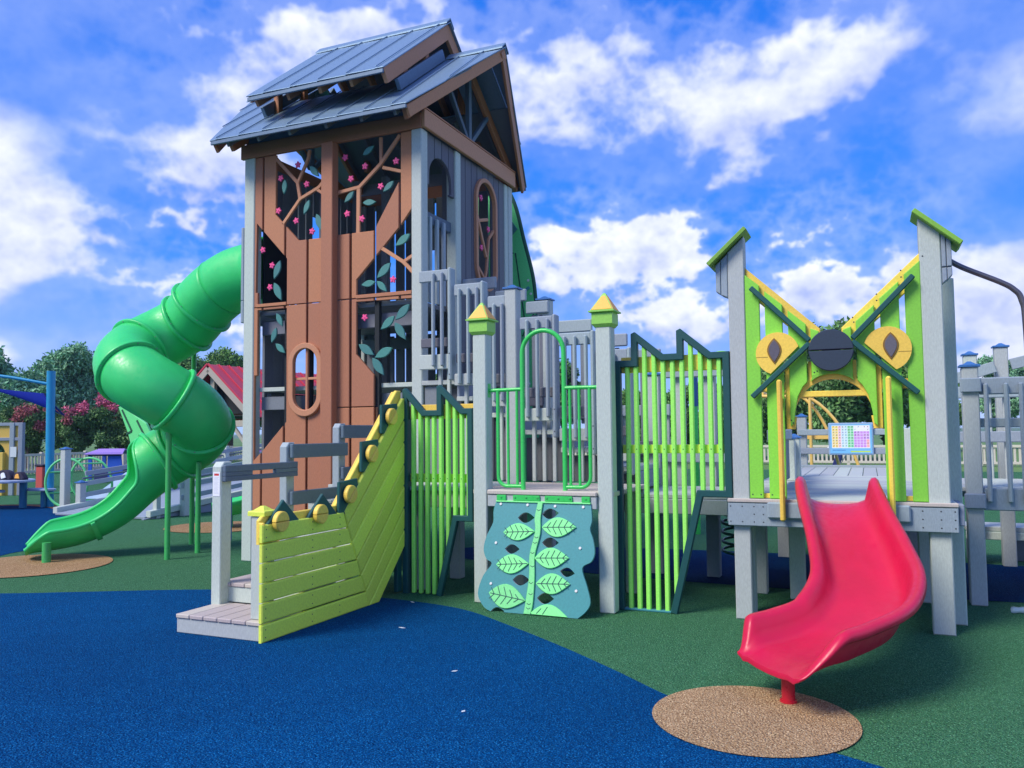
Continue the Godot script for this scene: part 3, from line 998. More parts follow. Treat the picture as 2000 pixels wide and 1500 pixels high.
func lower_roof(t: Node):
	var y0 := 4.985
	var y1 := 6.235
	var h := 1.66
	var len := Vector2(h, y1 - y0).length()
	var xe := Vector2(-7.06, -4.36)
	var xr := Vector2(-7.9, -3.94)
	var hole := rect(-6.62, 1.30, -4.76, 3.0)
	slope(t, y0, y1, h, xe, xr, false, [hole], 0.345, -8.0)
	slope(t, y0, y1, h, xe, xr, true, [rect(4.76, 1.30, 6.62, 3.0)], 0.345, -8.0)
	for s in [1.0, -1.0]:
		var up := Vector3(0, h, s * (y1 - y0)).normalized()
		var e: float = -8.94 + s * h
		# gutter-like eave trim
		B(t, "eave_trim", Vector3(xe.x + 0.01, y0 - 0.055, e - s * 0.005), Vector3(xe.y - 0.01, y0 - 0.012, e - s * 0.03), "roof_curb", 0.004)
		var dn := -up * 0.085
		beam(t, "barge_board", Vector3(xe.y - 0.03, y0, e + s * -0.02) + dn, Vector3(xr.y - 0.035, y1, -8.94 + s * 0.012) + dn, 0.036, 0.13, "brown_light", up)
		beam(t, "barge_board", Vector3(xe.x + 0.03, y0, e + s * -0.02) + dn, Vector3(xr.x + 0.035, y1, -8.94 + s * 0.012) + dn, 0.036, 0.13, "brown", up)
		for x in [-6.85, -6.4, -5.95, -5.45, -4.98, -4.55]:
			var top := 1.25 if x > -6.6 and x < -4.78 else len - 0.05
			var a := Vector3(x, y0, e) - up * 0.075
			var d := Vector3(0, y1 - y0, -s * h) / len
			beam(t, "rafter", a + d * 0.03, a + d * top, 0.04, 0.09, "grey_dark", up)  # dark grey instead of brown: dimness under the eaves put into the colour
		# curbs round the opening under the upper roof
		for x in [-6.64, -4.74]:
			var a := Vector3(x, y0, e) + up * 0.075
			var d := Vector3(0, y1 - y0, -s * h) / len
			beam(t, "roof_curb", a + d * 0.62, a + d * 1.95, 0.05, 0.13, "roof_curb", up)
		# dark lining added under the sheets to keep the eaves dark
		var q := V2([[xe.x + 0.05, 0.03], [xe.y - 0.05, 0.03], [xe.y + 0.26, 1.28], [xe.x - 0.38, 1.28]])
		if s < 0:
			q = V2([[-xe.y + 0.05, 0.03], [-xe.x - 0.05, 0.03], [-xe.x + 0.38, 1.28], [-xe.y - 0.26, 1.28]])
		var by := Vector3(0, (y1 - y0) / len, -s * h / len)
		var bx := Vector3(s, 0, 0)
		P(t, "added_dark_lining", q, 0.012, "grey_dark", Basis(bx, by, bx.cross(by)), Vector3(0, y0, e) - up * 0.022, 0.002)
	for k in [[xr.x, -6.66], [-4.72, xr.y]]:
		var pts := [[-0.10, -0.075], [0.0, 0.012], [0.10, -0.075], [0.10, -0.055], [0.0, 0.034], [-0.10, -0.055]]
		P(t, "ridge_cap", V2(pts), k[1] - k[0], "roof_metal", SIDE, Vector3(k[1], y1 + 0.012, -8.94), 0.002)

func upper_roof(t: Node):
	var y0 := 5.49
	var y1 := 6.712
	var h := 1.54
	var len := Vector2(h, y1 - y0).length()
	var xe := Vector2(-6.62, -4.72)
	var xr := Vector2(-6.72, -4.70)
	var slots := [V2([[-6.22, 0.78], [-6.17, 0.78], [-6.17, 1.45], [-6.22, 1.45]]), V2([[-5.46, 0.78], [-5.40, 0.78], [-5.40, 1.5], [-5.46, 1.5]])]
	slope(t, y0, y1, h, xe, xr, false, slots, 0.385, -6.75)
	slope(t, y0, y1, h, xe, xr, true, [], 0.385, -6.75)
	for s in [1.0, -1.0]:
		var up := Vector3(0, h, s * (y1 - y0)).normalized()
		var e: float = -8.94 + s * h
		var d := Vector3(0, y1 - y0, -s * h) / len
		B(t, "eave_trim", Vector3(xe.x + 0.01, y0 - 0.06, e - s * 0.005), Vector3(xe.y - 0.01, y0 - 0.015, e - s * 0.03), "roof_curb", 0.004)
		for x in [-6.56, -6.1, -5.65, -5.22]:
			var a := Vector3(x, y0, e) - up * 0.09
			beam(t, "rafter", a + d * 0.06, a + d * (len - 0.06), 0.042, 0.13, "brown_light", up)
		var g := Vector3(-4.76, y0, e) - up * 0.10
		beam(t, "barge_board", g + d * 0.02, g + d * (len - 0.03), 0.05, 0.17, "brown_light", up)
		var g2 := Vector3(xe.x + 0.01, y0, e) - up * 0.05
		beam(t, "barge_board", g2 + d * 0.04, g2 + d * (len - 0.03), 0.03, 0.09, "brown", up)
		# short posts that carry the upper roof
		for x in [-6.6, -4.8]:
			for k in [0.55, 1.05]:
				var z: float = e - s * k
				var yy: float = y0 + k * (y1 - y0) / h
				B(t, "roof_prop", Vector3(x - 0.04, yy - 0.62, z - 0.04), Vector3(x + 0.04, yy - 0.12, z + 0.04), "brown", 0.005)
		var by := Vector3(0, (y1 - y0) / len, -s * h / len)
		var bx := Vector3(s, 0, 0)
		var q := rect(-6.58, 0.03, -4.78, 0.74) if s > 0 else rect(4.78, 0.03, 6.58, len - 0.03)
		P(t, "added_dark_lining", q, 0.012, "grey_dark", Basis(bx, by, bx.cross(by)), Vector3(0, y0, e) - up * 0.022, 0.002)  # dark lining added here too, to darken the underside
	var pts := [[-0.10, -0.08], [0.0, 0.012], [0.10, -0.08], [0.10, -0.06], [0.0, 0.034], [-0.10, -0.06]]
	P(t, "ridge_cap", V2(pts), 2.02, "roof_metal", SIDE, Vector3(xr.y, y1 + 0.012, -8.94), 0.002)
	B(t, "clerestory_board", Vector3(-6.6, 5.46, -9.93), Vector3(-4.79, 5.88, -9.90), "grey_dark", 0.005)
	beam(t, "ridge_beam", Vector3(-6.68, y1 - 0.16, -8.94), Vector3(-4.8, y1 - 0.16, -8.94), 0.05, 0.14, "brown", Vector3.UP)

# ---------------------------------------------------------------- stairs beside the tower
func tower_stairs():
	var t := thing("tower_staircase", "grey slatted staircase stepping down to the right from the tower doorway", "staircase", Vector3(-3.4, 0, -8.1))
	var zf := -7.58
	# [x0, x1, rail top, picket xs, picket top, picket foot, bottom rail lo, hi, end post x]
	var panels := [
		[-4.395, -4.035, 3.235, [-4.205, -4.10], 3.20, 2.20, 2.17, 2.33, -4.012, 2.05],
		[-3.97, -3.655, 3.06, [-3.895, -3.79, -3.69], 3.01, 2.0, 1.99, 2.115, -3.632, 1.87],
		[-3.58, -3.38, 2.905, [-3.495, -3.405], 2.82, 1.81, 1.76, 1.89, 99.0, 0.0],
		[-3.22, -2.865, 2.66, [-3.13, -3.02, -2.91], 2.63, 1.64, 1.605, 1.735, -2.842, 1.44],
		[-2.805, -2.465, 2.475, [-2.73, -2.625, -2.51], 2.44, 1.43, 1.405, 1.53, -2.445, 1.27],
		[-2.41, -2.10, 2.29, [-2.34, -2.23], 2.25, 1.24, 1.21, 1.34, -2.08, 1.08]]
	var treads := [2.06, 1.88, 1.70, 1.52, 1.34, 1.16]
	for i in panels.size():
		var p: Array = panels[i]
		B(t, "top_rail", Vector3(p[0], p[2] - 0.125, zf - 0.045), Vector3(p[1], p[2], zf - 0.01), "grey_rail", 0.01)
		B(t, "bottom_rail", Vector3(p[0], p[6], zf - 0.045), Vector3(p[1], p[7], zf - 0.01), "grey", 0.008)
		B(t, "inner_rail", Vector3(p[0], p[6] + 0.24, zf - 0.09), Vector3(p[1], p[6] + 0.34, zf - 0.05), "side_grey", 0.008)
		for x in p[3]:
			B(t, "picket", Vector3(x - 0.018, p[5], zf - 0.008), Vector3(x + 0.018, p[4], zf + 0.035), "grey_rail", 0.012)
		for x in p[3]:
			B(t, "lower_slat", Vector3(x + 0.005, 1.0, zf - 0.12), Vector3(x + 0.045, p[6] + 0.05, zf - 0.08), "grey", 0.006)
		if p[8] < 50:
			var e := B(t, "rail_post", Vector3(p[8] - 0.02, p[9], zf - 0.10), Vector3(p[8] + 0.02, p[2] + 0.01, zf + 0.02), "grey_rail", 0.012)
			for y in [p[9] + 0.06, p[9] + 0.28]:
				bolt(e, Vector3(p[8], y, zf + 0.022), 0.008, "dark_bolt", FRONT)
		# treads and risers
		var xa: float = p[0] - 0.02
		var xb: float = p[1] + 0.06
		for k in 2:
			B(t, "tread", Vector3(xa + (xb - xa) * 0.5 * k, treads[i] - 0.05, -8.58), Vector3(xa + (xb - xa) * (0.5 + 0.5 * k) - 0.006, treads[i], -7.68), "deck", 0.006)
		B(t, "added_dark_backing", Vector3(xa, 1.0, -7.82), Vector3(xb - 0.01, treads[i] - 0.08, -7.79), "side_grey", 0.004)  # dark backing added so that the space behind the slats stays dark
		B(t, "riser", Vector3(xb - 0.02, treads[i] - 0.22, -8.56), Vector3(xb + 0.01, treads[i] - 0.052, -7.70), "grey_trim", 0.004)
		# the railing on the far side
		B(t, "back_rail", Vector3(p[0], p[2] - 0.05, -8.66), Vector3(p[1] + 0.08, p[2] + 0.09, -8.62), "grey_rail", 0.012)
		B(t, "back_rail", Vector3(p[0], p[6] + 0.03, -8.66), Vector3(p[1], p[7] + 0.05, -8.62), "side_grey", 0.008)
		for x in p[3]:
			B(t, "back_picket", Vector3(x - 0.03, p[6] - 0.02, -8.70), Vector3(x + 0.02, p[2] - 0.06, -8.662), "grey_dark", 0.008)
	var post := B(t, "post", Vector3(-3.385, 0, -7.72), Vector3(-3.255, 2.965, -7.585), "grey", 0.01)
	pyramid_cap(post, "post_cap", Vector3(-3.32, 2.965, -7.652), 0.08, 0.018, 0.03, "blue_cap")
	var post2 := B(t, "post", Vector3(-3.455, 0, -8.79), Vector3(-3.30, 3.01, -8.665), "grey", 0.01)
	pyramid_cap(post2, "post_cap", Vector3(-3.378, 3.01, -8.727), 0.088, 0.018, 0.03, "blue_cap")
	for x in [-2.12]:
		var q := B(t, "post", Vector3(x - 0.065, 0, -8.79), Vector3(x + 0.065, 2.1, -8.665), "grey", 0.01)
		pyramid_cap(q, "post_cap", Vector3(x, 2.1, -8.727), 0.08, 0.018, 0.03, "blue_cap")
	B(t, "stringer", Vector3(-4.4, 1.02, -7.78), Vector3(-4.2, 2.0, -7.72), "grey_dark", 0.006)

# ---------------------------------------------------------------- decks
func decks():
	var t := thing("entry_platform", "raised grey deck behind the leaf climbing board and the left slatted panel", "platform", Vector3(-3.2, 0, -7.1))
	for i in 6:
		var z0 := -6.565 - i * 0.178
		B(t, "deck_board", Vector3(-3.25, 0.955, z0 - 0.172), Vector3(-1.95, 0.995, z0), "deck_tan", 0.005)
	for i in 5:
		var z0 := -6.76 - i * 0.178
		B(t, "deck_board", Vector3(-4.96, 0.955, z0 - 0.172), Vector3(-3.256, 0.995, z0), "deck", 0.005)
	B(t, "edge_board", Vector3(-3.09, 0.85, -6.56), Vector3(-2.09, 0.953, -6.525), "grey", 0.006)
	B(t, "edge_trim", Vector3(-3.09, 0.957, -6.562), Vector3(-2.09, 0.992, -6.515), "deck_tan", 0.006)
	B(t, "joist", Vector3(-4.9, 0.80, -7.62), Vector3(-1.96, 0.952, -7.57), "grey", 0.006)
	B(t, "joist", Vector3(-4.9, 0.80, -6.86), Vector3(-3.25, 0.952, -6.80), "grey", 0.006)
	for k in [[-4.9, -6.95], [-4.9, -7.62], [-3.95, -7.6], [-3.2, -7.5], [-2.05, -7.5], [-4.0, -6.95]]:
		B(t, "leg", Vector3(k[0] - 0.06, 0, k[1] - 0.06), Vector3(k[0] + 0.06, 0.955, k[1] + 0.06), "grey", 0.008)
	var d := thing("middle_platform", "low grey deck with a pale edge beam behind the right slatted panel", "platform", Vector3(-1.55, 0, -8.0))
	for i in 8:
		var z0 := -7.52 - i * 0.15
		B(d, "deck_board", Vector3(-2.12, 0.875, z0 - 0.144), Vector3(-1.06, 0.912, z0), "deck", 0.005)
	B(d, "edge_board", Vector3(-2.15, 0.735, -7.54), Vector3(-1.03, 0.872, -7.50), "grey", 0.006)
	B(d, "edge_board", Vector3(-2.15, 0.735, -8.70), Vector3(-1.03, 0.872, -8.66), "grey", 0.006)
	for k in [[-2.08, -7.62], [-2.08, -8.6], [-1.12, -8.6], [-1.5, -8.6]]:
		B(d, "leg", Vector3(k[0] - 0.065, 0, k[1] - 0.065), Vector3(k[0] + 0.065, 0.87, k[1] + 0.065), "grey_trim", 0.008)
	# railing at its back
	B(d, "rail", Vector3(-2.55, 1.66, -8.74), Vector3(-1.95, 1.78, -8.70), "grey_rail", 0.008)
	B(d, "rail", Vector3(-2.55, 1.16, -8.74), Vector3(-1.30, 1.26, -8.70), "grey_rail", 0.008)
	for i in 7:
		var x := -2.46 + i * 0.115
		if i < 5:
			B(d, "picket", Vector3(x - 0.032, 0.9, -8.79), Vector3(x + 0.032, 1.70, -8.745), "grey", 0.008)
	for x in [-1.88, -1.55]:
		B(d, "post", Vector3(x - 0.07, 0.9, -8.88), Vector3(x + 0.07, 2.12, -8.745), "grey", 0.008)
	B(d, "top_board", Vector3(-2.0, 2.06, -8.72), Vector3(-1.05, 2.20, -8.68), "grey_rail", 0.012)

# ---------------------------------------------------------------- the cat face gate
const CX := -0.2475

func mir(pts: Array) -> Array:
	var q := []
	for p in pts:
		q.append([2 * CX - p[0], p[1]])
	q.reverse()
	return q

func cat_gate():
	var t := thing("cat_face_gate", "green cat face gate with yellow eyes and round dark nose between two eared grey posts", "play gate", Vector3(CX, 0, -6.8))
	var z := -6.745
	var pl := PF(t, "post", [[-1.015, 0.0], [-0.885, 0.0], [-0.885, 3.065], [-1.015, 2.945]], z, 0.14, "grey", 0.008)
	var pr := PF(t, "post", [[0.385, 0.0], [0.53, 0.0], [0.53, 2.965], [0.385, 3.085]], z, 0.14, "grey", 0.008)
	PF(t, "post", [[-1.015, 0.0], [-0.885, 0.0], [-0.885, 2.75], [-1.015, 2.7]], -6.92, 0.14, "grey", 0.008)
	PF(t, "post", [[0.50, 0.0], [0.64, 0.0], [0.64, 2.66], [0.50, 2.70]], -7.13, 0.14, "grey", 0.008)
	# slanting roof boards make the ears
	var ears := [[-1.163, 2.865, -0.860, 3.140], [0.352, 3.140, 0.662, 2.862]]
	for e in ears:
		beam(t, "ear_roof", Vector3(e[0], e[1] - 0.02, -6.83), Vector3(e[2], e[3] - 0.02, -6.83), 0.32, 0.036, "ear_green", Vector3(0, 1, 0.001), 0.005)
	PF(t, "ear_board", [[-1.070, 2.60], [-1.018, 2.575], [-1.018, 2.935], [-1.070, 2.885]], z - 0.003, 0.12, "grey_trim", 0.005)
	PF(t, "ear_board", [[-1.112, 2.63], [-1.074, 2.605], [-1.074, 2.88], [-1.112, 2.845]], z - 0.003, 0.12, "grey_trim", 0.005)
	for k in [[0.533, 0.563, 2.945, 2.915], [0.567, 0.60, 2.91, 2.88]]:
		PF(t, "ear_board", [[k[0], 2.69], [k[1], 2.69], [k[1], k[3]], [k[0], k[2]]], z - 0.003, 0.12, "grey_trim", 0.005)
	PF(t, "ear_board", [[0.533, 2.565], [0.565, 2.59], [0.565, 2.682], [0.533, 2.682]], z - 0.003, 0.12, "grey_trim", 0.005)
	PF(t, "ear_board", [[0.568, 2.592], [0.60, 2.625], [0.60, 2.682], [0.568, 2.682]], z - 0.003, 0.12, "grey_trim", 0.005)
	var s1 := [[-0.882, 0.957], [-0.778, 0.957], [-0.772, 2.655], [-0.882, 2.750]]
	var s2 := [[-0.733, 0.957], [-0.605, 0.957], [-0.600, 2.488], [-0.733, 2.605]]
	var s3 := [[-0.560, 1.52], [-0.535, 1.54], [-0.525, 1.63], [-0.500, 1.755], [-0.462, 1.83], [-0.428, 1.868], [-0.428, 2.322], [-0.560, 2.440]]
	var s4 := [[-0.395, 1.91], [-0.335, 1.92], [-0.335, 2.262], [-0.395, 2.285]]
	for s in [s1, s2, s3, s4]:
		for side in 2:
			var pts: Array = s if side == 0 else mir(s)
			var o := PF(t, "face_slat", pts, z, 0.035, "face_green", 0.005)
			for k in [[0, 0.02, 0.03], [1, -0.02, 0.03]]:
				bolt(o, Vector3(pts[k[0]][0] + k[1] * (1 if side == 0 else 1), pts[k[0]][1] + k[2], z + 0.003), 0.006, "dark_bolt", FRONT)
	var chin := [[-0.395, 2.02], [-0.395, 1.895]]
	for i in 9:
		var a := PI - PI * (0.22 + 0.56 * i / 8.0)
		chin.append([CX + cos(a) * 0.20, 1.77 + sin(a) * 0.155])
	chin.append_array([[-0.10, 1.895], [-0.10, 2.02]])
	PF(t, "chin_board", chin, z - 0.001, 0.035, "face_green", 0.005)
	# yellow backing
	for side in 2:
		var v := [[-0.884, 2.815], [-0.884, 2.62], [-0.325, 2.09], [-0.325, 2.283]]
		PF(t, "brow_beam", v if side == 0 else mir(v), z - 0.04, 0.045, "yellow", 0.005)
		for r in [[[-0.596, 1.50], [-0.540, 1.50], [-0.540, 2.0], [-0.596, 2.0]], [[-0.423, 1.86], [-0.397, 1.87], [-0.397, 2.03], [-0.423, 2.03]], [[-0.88, 0.957], [-0.61, 0.957], [-0.61, 0.995], [-0.88, 0.995]], [[-0.80, 1.80], [-0.60, 1.80], [-0.60, 1.875], [-0.80, 1.875]], [[-0.79, 2.02], [-0.60, 2.02], [-0.60, 2.09], [-0.79, 2.09]]]:
			PF(t, "yellow_batten", r if side == 0 else mir(r), z - 0.038, 0.035, "yellow", 0.004)
		# lower jaw hook
		var jaw := [[-0.560, 1.50], [-0.530, 1.50], [-0.515, 1.60], [-0.545, 1.60]]
		PF(t, "mouth_trim", jaw if side == 0 else mir(jaw), z - 0.037, 0.03, "yellow", 0.004)
		# whiskers
		for w in [[-0.832, 2.632, -0.400, 2.185], [-0.400, 2.165, -0.840, 1.758]]:
			var a := Vector3(w[0] if side == 0 else 2 * CX - w[0], w[1], z + 0.045)
			var b := Vector3(w[2] if side == 0 else 2 * CX - w[2], w[3], z + 0.045)
			beam(t, "whisker", a, b, 0.05, 0.040, "dark_green", Vector3(0, 1, 0.002).normalized(), 0.006)
		# eye: a round plate cut off along the lower whisker
		var cut := V2([[-0.448, 2.185], [-0.720, 1.918], [-0.3, 1.6], [-0.1, 2.2]])
		for k in Geometry2D.clip_polygons(ellipse(-0.642, 2.098, 0.165, 0.168, 36), ccw(cut)):
			var pts := []
			for p in k:
				pts.append([p.x, p.y])
			var eye := PF(t, "eye", pts if side == 0 else mir(pts), z + 0.03, 0.03, "yellow", 0.004)
			var ex := -0.665 if side == 0 else 2 * CX + 0.665
			P(eye, "pupil_rim", lens(Vector2(ex, 2.222), Vector2(ex, 2.014), 0.26, 10), 0.01, "brass", FRONT, Vector3(0, 0, z + 0.038), 0.003)
			P(eye, "pupil", lens(Vector2(ex, 2.206), Vector2(ex, 2.030), 0.24, 10), 0.01, "pupil", FRONT, Vector3(0, 0, z + 0.043), 0.003)
			B(eye, "plate_joint", Vector3(ex - (0.14 if side == 0 else -0.14), 2.07, z + 0.0302), Vector3(ex - (0.05 if side == 0 else -0.05), 2.074, z + 0.0312), "brass", 0.0003)
	# mouth: a yellow arch with a chord across it
	var arch_o := ellipse(CX, 1.575, 0.345, 0.365, 26, 0.0, PI)
	var arch_i := ellipse(CX, 1.575, 0.287, 0.312, 26, 0.0, PI)
	var ar := PackedVector2Array()
	ar.append_array(arch_o)
	arch_i.reverse()
	ar.append_array(arch_i)
	P(t, "mouth_arch", ar, 0.03, "yellow", FRONT, Vector3(0, 0, z - 0.037), 0.004)
	B(t, "mouth_bar", Vector3(-0.505, 1.750, z - 0.075), Vector3(0.01, 1.797, z - 0.04), "yellow", 0.005)
	# nose in two half discs
	for k in [[0.02, PI - 0.02], [PI + 0.02, TAU - 0.02]]:
		P(t, "nose", ellipse(CX, 2.102, 0.162, 0.160, 22, k[0], k[1]), 0.035, "navy", FRONT, Vector3(0, 0, z + 0.085), 0.006)
	B(t, "nose_block", Vector3(-0.31, 2.0, z + 0.002), Vector3(-0.18, 2.2, z + 0.05), "navy", 0.004)
	# hand bars beside the slide
	for x in [-0.627, 0.143]:
		B(t, "hand_bar", Vector3(x - 0.019, 0.795, z + 0.075), Vector3(x + 0.019, 1.885, z + 0.145), "yellow", 0.012)
		for y in [0.93, 1.7]:
			B(t, "bar_bracket", Vector3(x - 0.015, y, z + 0.002), Vector3(x + 0.015, y + 0.05, z + 0.078), "yellow", 0.004)

# ---------------------------------------------------------------- platform and walkway behind the cat gate, bridge on the right
func walkway():
	var t := thing("slide_platform", "grey deck on posts behind the cat gate leading back to a railing", "platform", Vector3(-0.24, 0, -8.6))
	var i := 0
	while i < 23:
		var z0 := -6.722 - i * 0.158
		B(t, "deck_board", Vector3(-1.048, 0.912, z0 - 0.1555), Vector3(0.575, 0.952, z0), "deck", 0.004)
		i += 1
	for k in 10:
		B(t, "far_deck_board", Vector3(-1.04 + k * 0.16, 0.912, -12.7), Vector3(-1.04 + k * 0.16 + 0.153, 0.953, -10.36), "deck", 0.004)
	B(t, "edge_trim", Vector3(-1.052, 0.925, -6.72), Vector3(0.577, 0.956, -6.69), "deck_tan", 0.006)
	var tr := B(t, "edge_board", Vector3(-1.05, 0.742, -6.735), Vector3(0.573, 0.922, -6.697), "grey_trim", 0.006)
	for x in [-1.03, -0.94, -0.85, -0.78, 0.34, 0.46, 0.55]:
		for y in [0.775, 0.835, 0.895]:
			if (y > 0.8 and y < 0.88) and x < -0.9:
				continue
			bolt(tr, Vector3(x, y, -6.695), 0.006, "dark_bolt", FRONT)
	B(t, "slide_mount_board", Vector3(-0.747, 0.808, -6.695), Vector3(0.262, 0.936, -6.660), "grey_trim", 0.012)
	B(t, "side_board", Vector3(0.577, 0.79, -8.0), Vector3(0.615, 0.945, -6.74), "grey_trim", 0.006)
	B(t, "side_board", Vector3(-1.09, 0.75, -10.3), Vector3(-1.052, 0.945, -6.9), "grey_trim", 0.006)
	for p in [[-0.96, -7.9], [0.425, -7.99], [-0.5, -9.0], [0.42, -10.2], [-0.96, -10.2], [-0.62, -7.75]]:
		B(t, "leg", Vector3(p[0] - 0.065, 0, p[1] - 0.065), Vector3(p[0] + 0.065, 0.91, p[1] + 0.065), "grey", 0.008)
	for z in [-7.4, -8.4, -9.4]:
		B(t, "joist", Vector3(-1.0, 0.77, z - 0.03), Vector3(0.55, 0.91, z + 0.03), "grey_dark", 0.005)
	# side panel on the left, going back
	B(t, "side_panel", Vector3(-0.80, 0.99, -9.0), Vector3(-0.77, 1.40, -7.5), "slate", 0.006)
	B(t, "side_rail", Vector3(-0.82, 1.40, -9.05), Vector3(-0.74, 1.50, -7.45), "grey_rail", 0.01)
	for z in [-9.25, -9.95]:
		var p := B(t, "post", Vector3(-0.86, 0.95, z - 0.065), Vector3(-0.73, 1.40, z + 0.065), "grey", 0.008)
		pyramid_cap(p, "post_cap", Vector3(-0.795, 1.40, z), 0.08, 0.018, 0.03, "blue_cap")
	for k in 5:
		B(t, "side_board", Vector3(-0.83, 0.99, -9.36 - k * 0.2), Vector3(-0.80, 1.30, -9.36 - k * 0.2 + 0.14), "grey", 0.006)
	B(t, "side_rail", Vector3(-0.86, 1.30, -10.4), Vector3(-0.78, 1.38, -9.3), "grey_rail", 0.008)
	# far railing
	for y in [[1.41, 1.495], [1.14, 1.23], [0.925, 0.985]]:
		B(t, "far_rail", Vector3(-0.95, y[0], -12.60), Vector3(0.65, y[1], -12.56), "grey_rail", 0.008)
	for x in [-0.90, 0.62]:
		var p := B(t, "post", Vector3(x - 0.065, 0.9, -12.75), Vector3(x + 0.065, 1.68, -12.61), "grey", 0.008)
		pyramid_cap(p, "post_cap", Vector3(x, 1.68, -12.68), 0.08, 0.018, 0.03, "blue_cap")
	for x in [0.34]:
		B(t, "post", Vector3(x, 0.9, -9.7), Vector3(x + 0.12, 1.50, -9.58), "grey", 0.008)
	var s := thing("picture_board", "blue framed board printed with rows of small colourful pictures on the far railing", "sign", Vector3(-0.2, 1.4, -12.53))
	B(s, "frame", Vector3(-0.535, 1.13, -12.545), Vector3(0.055, 1.585, -12.515), "hump_blue", 0.01)
	var face := StandardMaterial3D.new()
	face.albedo_texture = board_print()
	face.roughness = 0.4
	var qm := QuadMesh.new()
	qm.size = Vector2(0.55, 0.41)
	put(s, "printed_face", qm, face, Transform3D(Basis(), Vector3(-0.24, 1.357, -12.510)))
	# the bridge to the right
	var b := thing("slatted_bridge", "grey bridge with slatted railings leaving the right post of the cat gate", "bridge", Vector3(1.7, 0, -8.6))
	var zf := -7.955
	for x in [0.808, 2.75]:
		var p := B(b, "post", Vector3(x - 0.063, 0, zf - 0.13), Vector3(x + 0.063, 2.02, zf), "grey", 0.008)
		pyramid_cap(p, "post_cap", Vector3(x, 2.02, zf - 0.065), 0.079, 0.02, 0.03, "blue_cap")
		for y in [[1.800, 1.922], [0.815, 0.942]]:
			B(p, "collar", Vector3(x - 0.082, y[0], zf + 0.001), Vector3(x + 0.078, y[1], zf + 0.035), "grey_trim", 0.008)
	B(b, "top_rail", Vector3(0.872, 1.780, zf - 0.06), Vector3(2.68, 1.925, zf - 0.02), "grey_rail", 0.01)
	B(b, "skirt_board", Vector3(0.872, 0.80, zf - 0.06), Vector3(2.68, 0.987, zf - 0.02), "grey_trim", 0.008)
	B(b, "mid_rail", Vector3(0.872, 1.50, zf - 0.10), Vector3(2.68, 1.58, zf - 0.065), "grey_rail", 0.008)
	for k in 17:
		var x := 0.892 + k * 0.1085 - (0.04 if k == 0 else 0.0)
		B(b, "picket", Vector3(x + 0.05, 0.868, zf - 0.018), Vector3(x + 0.086, 1.875, zf + 0.025), "grey_rail", 0.012)
	for k in 14:
		B(b, "deck_board", Vector3(0.62 + k * 0.15, 0.955, -9.45), Vector3(0.62 + k * 0.15 + 0.144, 0.99, -8.02), "deck", 0.004)
	# far railing of the bridge
	for y in [[1.80, 1.92], [1.35, 1.46], [0.80, 0.95]]:
		B(b, "far_rail", Vector3(0.75, y[0], -9.55), Vector3(2.9, y[1], -9.50), "grey_rail", 0.008)
	for k in 14:
		B(b, "far_picket", Vector3(0.80 + k * 0.15, 0.85, -9.60), Vector3(0.80 + k * 0.15 + 0.05, 1.85, -9.556), "grey", 0.008)
	for x in [1.05, 1.35]:
		var p := B(b, "far_post", Vector3(x - 0.065, 0, -10.4), Vector3(x + 0.065, 2.30 + (x - 1.05) * 0.25, -10.27), "grey", 0.008)
		pyramid_cap(p, "post_cap", Vector3(x, 2.30 + (x - 1.05) * 0.25, -10.335), 0.08, 0.018, 0.03, "blue_cap")
	beam(b, "far_beam", Vector3(0.85, 2.03, -10.24), Vector3(1.28, 2.16, -10.24), 0.045, 0.12, "grey_rail")
	beam(b, "far_beam", Vector3(1.43, 2.18, -10.24), Vector3(2.3, 2.38, -10.24), 0.045, 0.12, "grey_rail")
	B(b, "leg", Vector3(2.3, 0, -9.5), Vector3(2.43, 0.95, -9.37), "grey", 0.008)
	var st := thing("low_grey_step", "pale low platform step under the bridge at the right edge", "step", Vector3(1.4, 0, -10.6))
	B(st, "top_board", Vector3(0.95, 0.36, -10.9), Vector3(1.62, 0.41, -10.4), "deck", 0.006)
	B(st, "edge_board", Vector3(0.95, 0.27, -10.42), Vector3(1.62, 0.357, -10.38), "grey", 0.006)
	for x in [1.05, 1.5]:
		B(st, "leg", Vector3(x - 0.06, 0, -10.85), Vector3(x + 0.06, 0.36, -10.73), "grey_dark", 0.006)
	var pipe := thing("bent_metal_handrail", "bent grey metal pipe reaching out from the right ear post", "handrail", Vector3(0.66, 2.7, -7.05))
	tube(pipe, "pipe", bend([Vector3(0.55, 2.80, -6.93), Vector3(0.68, 2.705, -6.93), Vector3(0.92, 2.575, -6.93), Vector3(1.01, 2.51, -6.93), Vector3(1.055, 2.43, -6.93), Vector3(1.075, 2.2, -6.93), Vector3(1.09, 1.0, -6.93)], 6), 0.021, "bent_metal", 12)
	tube(pipe, "pipe_leg", [Vector3(1.09, 1.0, -6.93), Vector3(1.09, 0.0, -6.93)], 0.021, "bent_metal", 12)

